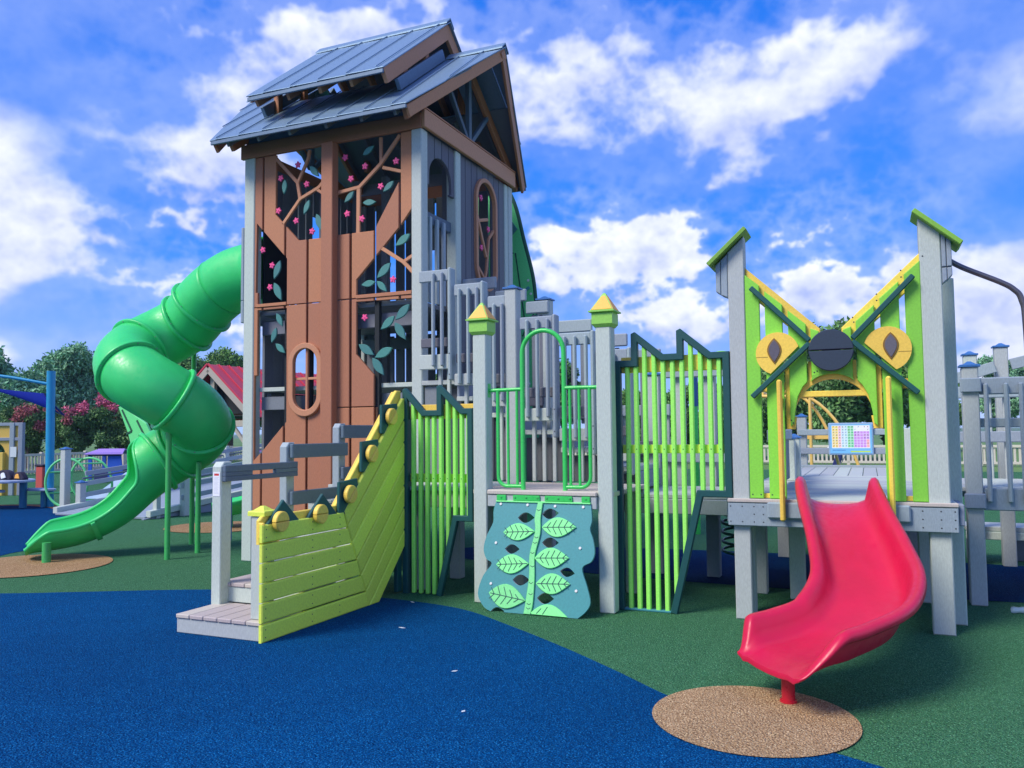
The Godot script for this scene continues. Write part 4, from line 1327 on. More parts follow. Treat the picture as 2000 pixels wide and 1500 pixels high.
func board_print() -> ImageTexture:
	var r := RandomNumberGenerator.new()
	r.seed = 77
	var im := Image.create(512, 384, false, Image.FORMAT_RGB8)
	im.fill(Color8(120, 190, 235))
	im.fill_rect(Rect2i(24, 14, 464, 300), Color8(244, 248, 250))
	for c in 12:
		for w in 8:
			var col := Color8(240, 240, 250)
			if c < 2:
				col = Color8(252, 226, 120)
			elif c < 3:
				col = Color8(250, 200, 200)
			elif c < 5:
				col = Color8(200, 232, 240)
			elif c < 7:
				col = Color8(130, 222, 160)
			elif w > 1:
				col = Color8(208, 150, 226)
			var x := 30 + c * 38
			var y := 20 + w * 36
			if c > 10 and w > 4:
				col = Color8(250, 176, 176)
			im.fill_rect(Rect2i(x, y, 34, 32), col)
			if c < 7 or r.randf() < 0.35:
				im.fill_rect(Rect2i(x + 9 + r.randi() % 6, y + 5, 12, 5), Color8(80, 90, 110))
				im.fill_rect(Rect2i(x + 11, y + 12, 4 + r.randi() % 9, 9), Color.from_hsv(r.randf(), 0.6, 0.7))
	for c in 10:
		im.fill_rect(Rect2i(32 + c * 16, 336, 11, 12), Color8(70, 120, 190))
	im.fill_rect(Rect2i(250, 350, 240, 18), Color8(190, 222, 90))
	im.generate_mipmaps()
	return ImageTexture.create_from_image(im)

# ---------------------------------------------------------------- green spiral tube slide
func tube_centre(u: float) -> Vector3:
	# 0..1 straight out of the tower, 1..2 round the spiral, then straight to the ground
	if u < 1.0:
		var pts := [Vector3(-6.90, 3.57, -8.15), Vector3(-7.42, 3.50, -8.15), Vector3(-7.85, 3.30, -8.16), Vector3(-8.20, 3.02, -8.17)]
		var f := u * 3.0
		var i := mini(int(f), 2)
		return (pts[i] as Vector3).cubic_interpolate(pts[i + 1], pts[maxi(i - 1, 0)], pts[mini(i + 2, 3)], f - i)
	var a := -90.0 - (u - 1.0) * 415.0
	return Vector3(-8.2 + cos(deg_to_rad(a)) * 0.43, 3.02 - (u - 1.0) * 1.86, -7.74 + sin(deg_to_rad(a)) * 0.43)

func ring_rows(c: Array, r: float, seg := 40) -> Array:
	var rows := []
	for i in c.size():
		var t: Vector3 = ((c[mini(i + 1, c.size() - 1)] as Vector3) - c[maxi(i - 1, 0)]).normalized()
		var x := t.cross(Vector3.UP).normalized()
		var y := x.cross(t)
		var row := PackedVector3Array()
		for j in seg:
			var a := TAU * j / seg
			row.append(c[i] + (x * cos(a) + y * sin(a)) * r)
		rows.append(row)
	return rows

func tube_slide():
	var t := thing("spiral_tube_slide", "green spiral tube slide leaving the tower's left side and ending in an open chute", "slide", Vector3(-8.2, 0, -7.74))
	var r := 0.392
	# where one moulded section is bolted to the next
	var cuts := [0.0, 0.50, 0.80, 1.02, 1.22, 1.40, 1.58, 1.75, 1.92, 2.0]
	for i in cuts.size() - 1:
		var c := []
		for k in 13:
			c.append(tube_centre(lerpf(cuts[i], cuts[i + 1], k / 12.0)))
		var rows := ring_rows(c, r)
		if i == 0:   # flared collar at the tower
			for j in rows[0].size():
				rows[0][j] = c[0] + (rows[0][j] - c[0]) * 1.10
				rows[1][j] = c[1] + (rows[1][j] - c[1]) * 1.06
		var inner := ring_rows(c, r - 0.018)
		inner.reverse()
		rows.append_array(inner)
		rows.append(rows[0])
		put(t, "tube_section", grid_mesh(rows, true), M["tube_green"], Transform3D.IDENTITY)
	for i in range(1, cuts.size()):
		var u: float = cuts[i]
		var a := tube_centre(u - 0.004)
		var b := tube_centre(u + 0.004)
		var d := (b - a).normalized()
		var m := (a + b) / 2
		var w := 0.024 if i > 1 else 0.006
		var rr := r + (0.042 if i > 1 else 0.006)
		var c := [m - d * w, m - d * w * 0.98, m - d * w * 0.6, m, m + d * w * 0.6, m + d * w * 0.98, m + d * w]
		var rad := [r - 0.01, rr - 0.008, rr, rr, rr, rr - 0.008, r - 0.01]
		var rows := []
		var x := d.cross(Vector3.UP).normalized()
		var y := x.cross(d)
		for k in c.size():
			var row := PackedVector3Array()
			for j in 40:
				var an := TAU * j / 40
				row.append((c[k] as Vector3) + (x * cos(an) + y * sin(an)) * rad[k])
			rows.append(row)
		var fl := put(t, "flange", grid_mesh(rows, true), M["tube_green"], Transform3D.IDENTITY)
		if i > 1:
			for j in 10:
				var an := TAU * j / 10 + 0.2
				var nrm := x * cos(an) + y * sin(an)
				for s in [-1.0, 1.0]:
					var at: Vector3 = m + d * s * (w + 0.004) + nrm * (r + 0.022)
					bolt(fl, at, 0.009, "steel_bolt", Basis(nrm, d.cross(nrm) * s, d * s))
	# open chute
	var e0 := tube_centre(2.0)
	var dir := (tube_centre(2.0) - tube_centre(1.985))
	var hd := Vector3(dir.x, 0, dir.z).normalized()
	var path := bend([e0, e0 + hd * 0.12 - Vector3(0, 0.075, 0), e0 + hd * 0.30 - Vector3(0, 0.22, 0), e0 + hd * 0.58 - Vector3(0, 0.47, 0), e0 + hd * 0.92 - Vector3(0, 0.63, 0), e0 + hd * 1.26 - Vector3(0, 0.69, 0), e0 + hd * 1.48 - Vector3(0, 0.70, 0)], 8)
	var rows_o := []
	var n: int = path.size()
	for i in n:
		var f := float(i) / (n - 1)
		var tg: Vector3 = ((path[mini(i + 1, n - 1)] as Vector3) - path[maxi(i - 1, 0)]).normalized()
		var x := tg.cross(Vector3.UP).normalized()
		var y := x.cross(tg)
		# half angle of the wall, measured from the bottom: closed tube first, then an open trough
		var half := lerpf(180.0, 90.0, smoothstep(0.06, 0.36, f))
		half = lerpf(half, 76.0, smoothstep(0.28, 0.65, f))
		half = lerpf(half, 38.0, smoothstep(0.80, 1.0, f))
		var roll := 7.0 * smoothstep(0.0, 0.25, f) * (1.0 - 0.7 * smoothstep(0.7, 1.0, f))   # banked into the bend
		var ro := r * lerpf(1.0, 0.96, f)
		var row := PackedVector3Array()
		var drop := -0.03 * smoothstep(0.9, 1.0, f)
		for j in 29:
			var a := deg_to_rad(lerpf(-half, half, j / 28.0) - 90.0 + roll)
			row.append((path[i] as Vector3) + (x * cos(a) + y * sin(a)) * ro + Vector3(0, drop, 0))
		# rolled rim, then the inside face back again
		for side in 2:
			for j in (29 if side == 1 else 0):
				var a := deg_to_rad(lerpf(half, -half, j / 28.0) - 90.0 + roll)
				row.append((path[i] as Vector3) + (x * cos(a) + y * sin(a)) * (ro - 0.035) + Vector3(0, drop, 0))
		rows_o.append(row)
	put(t, "chute", grid_mesh(rows_o, true, true, true), M["tube_green"], Transform3D.IDENTITY)
	# rounded rims on the trough walls
	for side in 2:
		var rim := []
		for i in range(0, n):
			var q: PackedVector3Array = rows_o[i]
			rim.append(((q[0] + q[57]) / 2) if side == 0 else ((q[28] + q[29]) / 2))
		tube(t, "chute_rim", rim, 0.024, "tube_green", 10)
	# joint band under the trough
	var k := int(n * 0.60)
	var band := []
	for i in [k, k + 1]:
		var q: PackedVector3Array = rows_o[i]
		var row := PackedVector3Array()
		var mid: Vector3 = path[i]
		for j in 29:
			row.append(mid + (q[j] - mid) * 1.075)
		for j in range(28, -1, -1):
			row.append(mid + (q[j] - mid) * 0.985)
		band.append(row)
	put(t, "chute_joint", grid_mesh(band, true), M["tube_green"], Transform3D.IDENTITY)
	# legs
	tube(t, "leg", [Vector3(-9.0, 0, -6.76), Vector3(-9.0, 0.24, -6.76)], 0.05, "pole_green", 16)
	tube(t, "leg", [Vector3(-7.83, 0, -7.47), Vector3(-7.83, 1.62, -7.47)], 0.033, "pole_green", 16)
	tube(t, "leg", [Vector3(-7.89, 0, -8.02), Vector3(-7.89, 1.15, -8.02)], 0.033, "pole_green", 16)
	tube(t, "leg", [Vector3(-8.6, 0, -8.63), Vector3(-8.6, 2.85, -8.63)], 0.033, "pole_green", 16)
	B(t, "leg_bracket", Vector3(-7.86, 1.56, -7.50), Vector3(-7.80, 1.70, -7.47), "pole_green", 0.006)

# ---------------------------------------------------------------- red slide
func red_slide():
	var t := thing("red_curved_slide", "glossy red plastic slide curving down from the cat gate to its wide lip", "slide", Vector3(-0.35, 0, -5.6))
	var mids := bend([Vector3(-0.235, 0.935, -6.74), Vector3(-0.232, 0.925, -6.55), Vector3(-0.18, 0.80, -6.25), Vector3(-0.09, 0.60, -5.88), Vector3(-0.045, 0.44, -5.52), Vector3(-0.125, 0.325, -5.18), Vector3(-0.30, 0.268, -4.94), Vector3(-0.455, 0.246, -4.77), Vector3(-0.55, 0.212, -4.685)], 8)
	var n: int = mids.size()
	var rows := []
	for i in n:
		var f := float(i) / (n - 1)
		var tg: Vector3 = ((mids[mini(i + 1, n - 1)] as Vector3) - mids[maxi(i - 1, 0)])
		tg.y = 0
		tg = tg.normalized()
		var x := Vector3.UP.cross(-tg).normalized()
		if x.x < 0:
			x = -x
		var wl := lerpf(0.185, 0.195, f) + 0.032 * smoothstep(0.4, 0.8, f)             # half width of the floor
		var horn := smoothstep(0.0, 0.05, f)
		var wall_l := lerpf(0.06, lerpf(0.20, 0.17, smoothstep(0.05, 0.5, f)), horn) * (1.0 - 0.90 * smoothstep(0.86, 0.99, f))
		var wall_r := lerpf(0.06, lerpf(0.20, 0.205, smoothstep(0.05, 0.5, f)), horn) * (1.0 - 0.93 * smoothstep(0.80, 0.975, f))
		var lean := lerpf(0.045, 0.066, smoothstep(0.1, 0.6, f)) * (1.0 - 0.5 * smoothstep(0.85, 1.0, f))
		var rim := lerpf(0.062, 0.074, smoothstep(0.0, 0.5, f)) * (1.0 - 0.65 * smoothstep(0.82, 1.0, f))
		var top := []
		for side in [-1.0, 1.0]:
			var h: float = wall_l if side < 0 else wall_r
			var edge := 1.0 - 0.85 * smoothstep(0.78, 0.98, f)
			var half := [[wl + lean + rim, h - 0.05 * edge], [wl + lean + rim * 0.93, h - 0.018 * edge], [wl + lean + rim * 0.62, h], [wl + lean + rim * 0.2, h - 0.003], [wl + lean * 0.85, h - 0.03 * edge], [wl + lean * 0.55, h * 0.55], [wl + lean * 0.12, h * 0.16], [wl - 0.045, 0.010], [wl * 0.45, 0.0]]
			if side > 0:
				half.reverse()
			for p in half:
				top.append([side * p[0], p[1]])
			if side < 0:
				top.append([0.0, -0.003])
		var sec := top.duplicate()
		var thick := 0.03
		for j in range(top.size() - 1, -1, -1):
			var p: Array = top[j]
			var k: float = clampf((absf(p[0]) - wl) / (lean + rim), 0.0, 1.0)
			var inw: float = -signf(p[0]) * 0.018 * smoothstep(0.6, 1.0, k)
			sec.append([p[0] + inw, p[1] - lerpf(thick, 0.016, k)])
		var row := PackedVector3Array()
		for p in sec:
			row.append((mids[i] as Vector3) + x * p[0] + Vector3(0, p[1], 0))
		rows.append(row)
	# closed at both ends by little strips between the top and the underside
	var chute := grid_mesh(rows, true)
	put(t, "chute", chute, M["red_plastic"], Transform3D.IDENTITY)
	for e in [0, n - 1]:
		var q: PackedVector3Array = rows[e]
		var a := PackedVector3Array()
		var b := PackedVector3Array()
		var m := PackedVector3Array()
		var fw: Vector3 = ((rows[n - 1][9] as Vector3) - rows[n - 2][9]).normalized() * 0.004 if e > 0 else ((rows[0][9] as Vector3) - rows[1][9]).normalized() * 0.004
		for j in 19:
			a.append(q[j])
			b.append(q[37 - j])
			m.append((q[j] + q[37 - j]) / 2 + fw)
		put(t, "lip_edge" if e > 0 else "top_edge", grid_mesh([a, m, b], false), M["red_plastic"], Transform3D.IDENTITY)
	tube(t, "leg", [Vector3(-0.452, 0, -4.79), Vector3(-0.452, 0.20, -4.79)], 0.036, "red_pole", 18)
	tube(t, "leg_flange", [Vector3(-0.452, 0.009, -4.79), Vector3(-0.452, 0.02, -4.79)], 0.046, "red_pole", 18)

# ---------------------------------------------------------------- entry steps with the crocodile-back wall
func entry_steps():
	var t := thing("entry_steps", "pale grey entry steps with stepped handrail boards left of the lime plank wall", "steps", Vector3(-4.45, 0, -5.6))
	# [front z, back z, top, left x]
	var st := [[-4.75, -5.22, 0.146, -4.872], [-5.22, -5.66, 0.305, -4.91], [-5.66, -6.02, 0.50, -4.91], [-6.02, -6.38, 0.70, -4.91], [-6.38, -6.74, 0.88, -4.91]]
	for i in st.size():
		var s: Array = st[i]
		var y0: float = 0.0 if i == 0 else st[i - 1][2] + 0.003
		B(t, "riser", Vector3(s[3], y0 if i > 0 else 0.004, s[0] - 0.03), Vector3(-4.06 if i > 0 else -4.045, s[2] - 0.032, s[0]), "grey", 0.006)
		var nb := 6
		var w: float = (-4.062 - s[3]) / nb
		for k in nb:
			B(t, "tread_board", Vector3(s[3] + k * w + 0.002, s[2] - 0.03, s[1] + 0.002), Vector3(s[3] + (k + 1) * w - 0.003, s[2], s[0] + 0.012), "deck_tan" if i < 2 else "deck", 0.005)
		B(t, "side_board", Vector3(s[3] - 0.004, 0.004, s[1]), Vector3(s[3] + 0.028, s[2] - 0.034, s[0] - 0.032), "grey", 0.005)
	var p0 := PS(t, "post", [[-5.12, 0.0], [-5.12, 1.24], [-5.155, 1.28], [-5.24, 1.28], [-5.24, 0.0]], -4.797, 0.095, "grey", 0.006)
	# safety label on the post
	var lab := StandardMaterial3D.new()
	lab.albedo_texture = label_print()
	lab.roughness = 0.5
	var qm := QuadMesh.new()
	qm.size = Vector2(0.072, 0.195)
	put(p0, "label", qm, lab, Transform3D(Basis(), Vector3(-4.843, 1.103, -5.117)))
	for k in [[-5.93, 0.6, 1.425], [-6.72, 0.8, 1.60]]:
		PS(t, "post", [[k[0], k[1] - 0.3], [k[0], k[2] - 0.04], [k[0] - 0.035, k[2]], [k[0] - 0.11, k[2]], [k[0] - 0.11, k[1] - 0.3]], -4.80, 0.08, "grey_rail", 0.006)
	# rails: long boards fixed to the inner side of the posts
	var rx := -4.79
	var first := PackedVector2Array(V2([[5.12, 1.122], [6.03, 1.122], [6.03, 1.252], [5.135, 1.252], [5.12, 1.237]]))
	var slot := V2([[5.44, 1.165], [5.72, 1.165], [5.735, 1.180], [5.72, 1.195], [5.44, 1.195], [5.425, 1.180]])
	# built as four boards round the grip slot
	for k in [[5.12, 1.122, 6.03, 1.163], [5.12, 1.197, 6.03, 1.252]]:
		B(t, "handrail_board", Vector3(rx - 0.0, k[1], -k[0]), Vector3(rx + 0.04, k[3], -k[2]), "slate", 0.005)
	for k in [[5.12, 5.435], [5.73, 6.03]]:
		B(t, "handrail_board", Vector3(rx + 0.001, 1.1635, -k[0]), Vector3(rx + 0.039, 1.1965, -k[1]), "slate", 0.003)
	for k in [[5.955, 1.283, 6.81, 1.41], [5.955, 0.862, 6.78, 0.985], [6.73, 1.453, 7.60, 1.585], [6.73, 1.05, 7.55, 1.17]]:
		B(t, "handrail_board", Vector3(rx, k[1], -k[0]), Vector3(rx + 0.04, k[3], -k[2]), "slate", 0.007)
	var bp := thing("blue_wall_panel", "narrow dark blue panel fixed to the back of the entry step post", "panel", Vector3(-5.02, 0.6, -5.3))
	B(bp, "panel", Vector3(-5.06, 0.62, -5.36), Vector3(-4.895, 0.98, -5.33), "post_blue", 0.006)
	B(bp, "bracket", Vector3(-4.93, 0.58, -5.328), Vector3(-4.895, 1.0, -5.25), "hump_blue", 0.004)
	# plank wall
	var w := thing("lime_plank_wall", "lime plank wall bent upwards like a crocodile back with yellow discs and dark green spikes", "wall", Vector3(-4.05, 0, -5.7))
	var xs := -4.03
	# level planks, left ends and fold points (z, y)
	var lev := [[0.717, 0.845, -5.770, 0.732, -5.720, 0.850], [0.576, 0.704, -5.838, 0.588, -5.783, 0.715], [0.430, 0.563, -5.906, 0.440, -5.844, 0.574], [0.290, 0.419, -5.966, 0.293, -5.913, 0.422], [0.142, 0.277, -6.047, 0.142, -5.976, 0.275], [0.004, 0.129, -6.085, 0.004, -6.054, 0.127]]
	for p in lev:
		var pk := PS(w, "plank", [[-4.722, p[0]], [p[2], p[0]], [p[4], p[1]], [-4.722, p[1]]], xs, 0.038, "lime", 0.008)
		for bz in [-4.76, -5.30, -5.66]:
			bolt(pk, Vector3(xs + 0.002, p[0] + 0.035, bz), 0.005, "dark_bolt", SIDE)
			bolt(pk, Vector3(xs + 0.002, p[1] - 0.035, bz), 0.005, "dark_bolt", SIDE)
	var inc := [[[-5.728, 0.852], [-6.655, 1.826], [-6.69, 1.826], [-6.69, 1.635], [-5.776, 0.738]],
		[[-5.779, 0.725], [-6.69, 1.615], [-6.69, 1.425], [-5.84, 0.590]], [[-5.843, 0.578], [-6.69, 1.407], [-6.69, 1.215], [-5.91, 0.445]],
		[[-5.913, 0.432], [-6.69, 1.197], [-6.69, 1.018], [-5.97, 0.298]], [[-5.974, 0.285], [-6.69, 0.998], [-6.69, 0.812], [-6.048, 0.150]],
		[[-6.052, 0.137], [-6.69, 0.792], [-6.69, 0.606], [-6.088, 0.004]], [[-6.10, 0.004], [-6.69, 0.588], [-6.69, 0.44], [-6.255, 0.004]]]
	for p in inc:
		PS(w, "plank", p, xs, 0.038, "lime", 0.008)
	# yellow board behind, showing above the planks
	PS(w, "backing_board", [[-4.735, 0.70], [-4.735, 0.872], [-4.77, 0.90], [-5.66, 0.905], [-6.62, 1.90], [-6.69, 1.90], [-6.69, 1.62], [-5.76, 0.72]], xs - 0.042, 0.035, "yellow", 0.006)
	PS(w, "yellow_cap", [[-5.70, 0.90], [-6.64, 1.89], [-6.69, 1.88], [-5.74, 0.87]], xs - 0.082, 0.04, "yellow", 0.005)
	B(w, "stiffener", Vector3(xs - 0.08, 0.02, -6.70), Vector3(xs - 0.04, 0.6, -6.62), "dark_green", 0.004)
	# spikes and discs: (z, y) of the disc, and the direction the spike points
	for k in [[-4.885, 0.856, 0.0], [-5.365, 0.866, 0.0], [-5.77, 0.992, 0.81], [-6.094, 1.322, 0.81], [-6.414, 1.651, 0.81]]:
		var ca := cos(k[2])
		var sa := sin(k[2])
		var pts := []
		for q in [[-0.19, 0.035], [0.0, 0.208], [0.19, 0.035], [0.15, -0.03], [-0.15, -0.03]]:
			pts.append([k[0] - 0.075 * ca + 0.01 * sa - (q[0] * ca - q[1] * sa), k[1] - 0.055 * ca + (q[0] * sa + q[1] * ca)])
		PS(w, "spike", pts, xs - 0.006, 0.030, "dark_green", 0.005)
		for h in [[0.0 + k[2] + 0.03, PI + k[2] - 0.03], [PI + k[2] + 0.03, TAU + k[2] - 0.03]]:
			P(w, "disc", ellipse(-k[0], k[1], 0.076, 0.076, 16, h[0], h[1]), 0.045, "yellow", SIDE, Vector3(xs + 0.05, 0, 0), 0.006)
	# short post with a green cap that carries the wall's end
	var p := thing("green_capped_post", "short grey post with a lime green cap at the front end of the plank wall", "post", Vector3(-4.14, 0, -4.86))
	var pp := B(p, "shaft", Vector3(-4.20, 0.147, -4.92), Vector3(-4.085, 0.90, -4.79), "grey", 0.008)
	pyramid_cap(pp, "post_cap", Vector3(-4.142, 0.90, -4.855), 0.078, 0.036, 0.034, "lime")
	B(p, "end_cap_board", Vector3(-4.085, 0.74, -4.755), Vector3(-4.032, 0.86, -4.727), "yellow", 0.01)

func label_print() -> ImageTexture:
	var im := Image.create(64, 176, false, Image.FORMAT_RGB8)
	im.fill(Color8(236, 238, 240))
	im.fill_rect(Rect2i(10, 12, 44, 16), Color8(206, 60, 60))
	for k in 14:
		im.fill_rect(Rect2i(10, 38 + k * 9, 44 - (k * 7) % 13, 2), Color8(170, 176, 184))
	im.generate_mipmaps()
	return ImageTexture.create_from_image(im)

# ---------------------------------------------------------------- slatted panels with toothed tops
func frame_band(parent: Node, pts: Array, w: float, z: float):
	for k in Geometry2D.offset_polyline(V2(pts), w / 2, Geometry2D.JOIN_MITER, Geometry2D.END_BUTT):
		if not Geometry2D.is_polygon_clockwise(k):
			P(parent, "frame", k, 0.055, "dark_green", FRONT, Vector3(0, 0, z), 0.006)

func tooth_panels():
	var l := thing("toothed_slat_panel", "narrow lime slatted panel with toothed dark green frame next to the lime plank wall", "panel", Vector3(-3.68, 0, -6.72), "slatted panels with toothed tops")
	var z := -6.69
	frame_band(l, [[-4.032, 0.0], [-4.032, 1.893], [-3.836, 1.683], [-3.663, 1.683], [-3.663, 1.915], [-3.43, 1.695], [-3.345, 1.695], [-3.345, 0.716], [-3.502, 0.716], [-3.677, 0.0]], 0.054, z)
	var xs := [-3.955, -3.879, -3.806, -3.735, -3.66, -3.587, -3.513, -3.442, -3.372]
	var tops := [1.83, 1.74, 1.70, 1.70, 1.88, 1.85, 1.77, 1.70, 1.70]
	var foots := [0.006, 0.006, 0.006, 0.006, 0.09, 0.37, 0.67, 0.73, 0.73]
	for i in xs.size():
		var sl := B(l, "slat", Vector3(xs[i] - 0.0185, foots[i], z - 0.065), Vector3(xs[i] + 0.0185, tops[i], z - 0.02), "slat_lime", 0.007)
		bolt(sl, Vector3(xs[i], 1.075, z - 0.018), 0.005, "dark_bolt", FRONT)
	for r in [[1.035, 1.115, "lime"], [1.63, 1.765, "yellow"]]:
		B(l, "cross_rail", Vector3(-4.01, r[0], z - 0.105), Vector3(-3.33, r[1], z - 0.068), r[2], 0.005)
	B(l, "end_stile", Vector3(-4.062, 0.0, z - 0.12), Vector3(-4.02, 1.62, z - 0.058), "dark_green", 0.005)
	var q := thing("toothed_slat_panel", "wide lime slatted panel with toothed dark green frame left of the cat gate", "panel", Vector3(-1.5, 0, -6.76), "slatted panels with toothed tops")
	z = -6.735
	frame_band(q, [[-1.957, 0.0], [-1.957, 2.07], [-1.806, 2.07], [-1.806, 2.305], [-1.572, 2.112], [-1.418, 2.112], [-1.418, 2.312], [-1.178, 2.110], [-1.046, 2.110], [-1.046, 0.985], [-1.278, 0.985], [-1.512, 0.0]], 0.056, z)
	xs = [-1.877, -1.802, -1.726, -1.645, -1.568, -1.489, -1.41, -1.336, -1.257, -1.182, -1.106]
	tops = [2.07, 2.07, 2.25, 2.17, 2.12, 2.12, 2.12, 2.25, 2.17, 2.12, 2.12]
	for i in xs.size():
		var ft := 0.006
		if xs[i] > -1.27:
			ft = 1.0
		elif xs[i] > -1.50:
			ft = (xs[i] + 1.512) / 0.234 * 0.985 - 0.02
		var sl := B(q, "slat", Vector3(xs[i] - 0.0185, ft, z - 0.065), Vector3(xs[i] + 0.0185, tops[i], z - 0.02), "slat_lime", 0.007)
		bolt(sl, Vector3(xs[i], 1.345, z - 0.018), 0.005, "dark_bolt", FRONT)
	for r in [[1.308, 1.382, "lime"], [1.995, 2.13, "yellow"]]:
		B(q, "cross_rail", Vector3(-1.94, r[0], z - 0.105), Vector3(-1.03, r[1], z - 0.068), r[2], 0.005)
	P(q, "round_cap", ellipse(-1.10, 2.125, 0.075, 0.028, 14, 0, PI), 0.04, "face_green", FRONT, Vector3(0, 0, z - 0.11), 0.004)
	B(q, "foot_rail", Vector3(-1.93, 0.001, z - 0.06), Vector3(-1.50, 0.018, z - 0.01), "leaf_board", 0.004)

# ---------------------------------------------------------------- posts with lantern caps
func lantern_posts():
	for k in [[-3.175, "left grey post with a yellow pyramid lantern cap beside the leaf climbing board"], [-2.022, "right grey post with an amber pyramid lantern cap beside the leaf climbing board"]]:
		var x: float = k[0]
		var t := thing("lantern_post", k[1], "post", Vector3(x, 0, -6.62), "posts with lantern caps")
		B(t, "shaft", Vector3(x - 0.066, 0, -6.686), Vector3(x + 0.066, 2.39, -6.552), "grey", 0.009)
		var c := Vector3(x, 0, -6.619)
		var st := SurfaceTool.new()
		st.begin(Mesh.PRIMITIVE_TRIANGLES)
		var rings := [[0.070, 2.372], [0.090, 2.400], [0.090, 2.488], [0.084, 2.494]]
		var sq := [Vector2(-1, -1), Vector2(1, -1), Vector2(1, 1), Vector2(-1, 1)]
		for i in rings.size() - 1:
			for e in 4:
				var p: Vector2 = sq[e]
				var q: Vector2 = sq[(e + 1) % 4]
				var a: float = rings[i][0]
				var b: float = rings[i + 1][0]
				quad(st, Vector3(p.x * a, rings[i][1], p.y * a), Vector3(q.x * a, rings[i][1], q.y * a), Vector3(q.x * b, rings[i + 1][1], q.y * b), Vector3(p.x * b, rings[i + 1][1], p.y * b), Vector3(p.x + q.x, 0, p.y + q.y))
		put(t, "cap_collar", st.commit(), M["cap_green"], Transform3D(Basis(), c))
		var lid := put(t, "cap_roof", cap_roof_mesh(), M["cap_green"], Transform3D(Basis(), c))
		var tone := "amber"
		for e in 4:
			var rot := Basis(Vector3.UP, e * PI / 2)
			var up := Vector3(0, 0.15, -0.088).normalized()
			var face := Basis(Vector3.RIGHT, up, Vector3.RIGHT.cross(up))
			P(lid, "cap_pane", V2([[-0.090, 0.006], [0.090, 0.006], [0.014, 0.150], [-0.014, 0.150]]), 0.006, tone, rot * face, c + rot * (Vector3(0, 2.512, 0.098) + face.z * 0.006), 0.002)

func cap_roof_mesh() -> ArrayMesh:
	if meshes.has("cap_roof"):
		return meshes["cap_roof"]
	var st := SurfaceTool.new()
	st.begin(Mesh.PRIMITIVE_TRIANGLES)
	var rings := [[0.084, 2.494], [0.112, 2.500], [0.112, 2.512], [0.098, 2.515], [0.014, 2.662], [0.002, 2.672]]
	var sq := [Vector2(-1, -1), Vector2(1, -1), Vector2(1, 1), Vector2(-1, 1)]
	for i in rings.size() - 1:
		for e in 4:
			var p: Vector2 = sq[e]
			var q: Vector2 = sq[(e + 1) % 4]
			var a: float = rings[i][0]
			var b: float = rings[i + 1][0]
			quad(st, Vector3(p.x * a, rings[i][1], p.y * a), Vector3(q.x * a, rings[i][1], q.y * a), Vector3(q.x * b, rings[i + 1][1], q.y * b), Vector3(p.x * b, rings[i + 1][1], p.y * b), Vector3((p.x + q.x) * 0.5, 0.3 if i != 0 else -0.5, (p.y + q.y) * 0.5))
	meshes["cap_roof"] = st.commit()
	return meshes["cap_roof"]

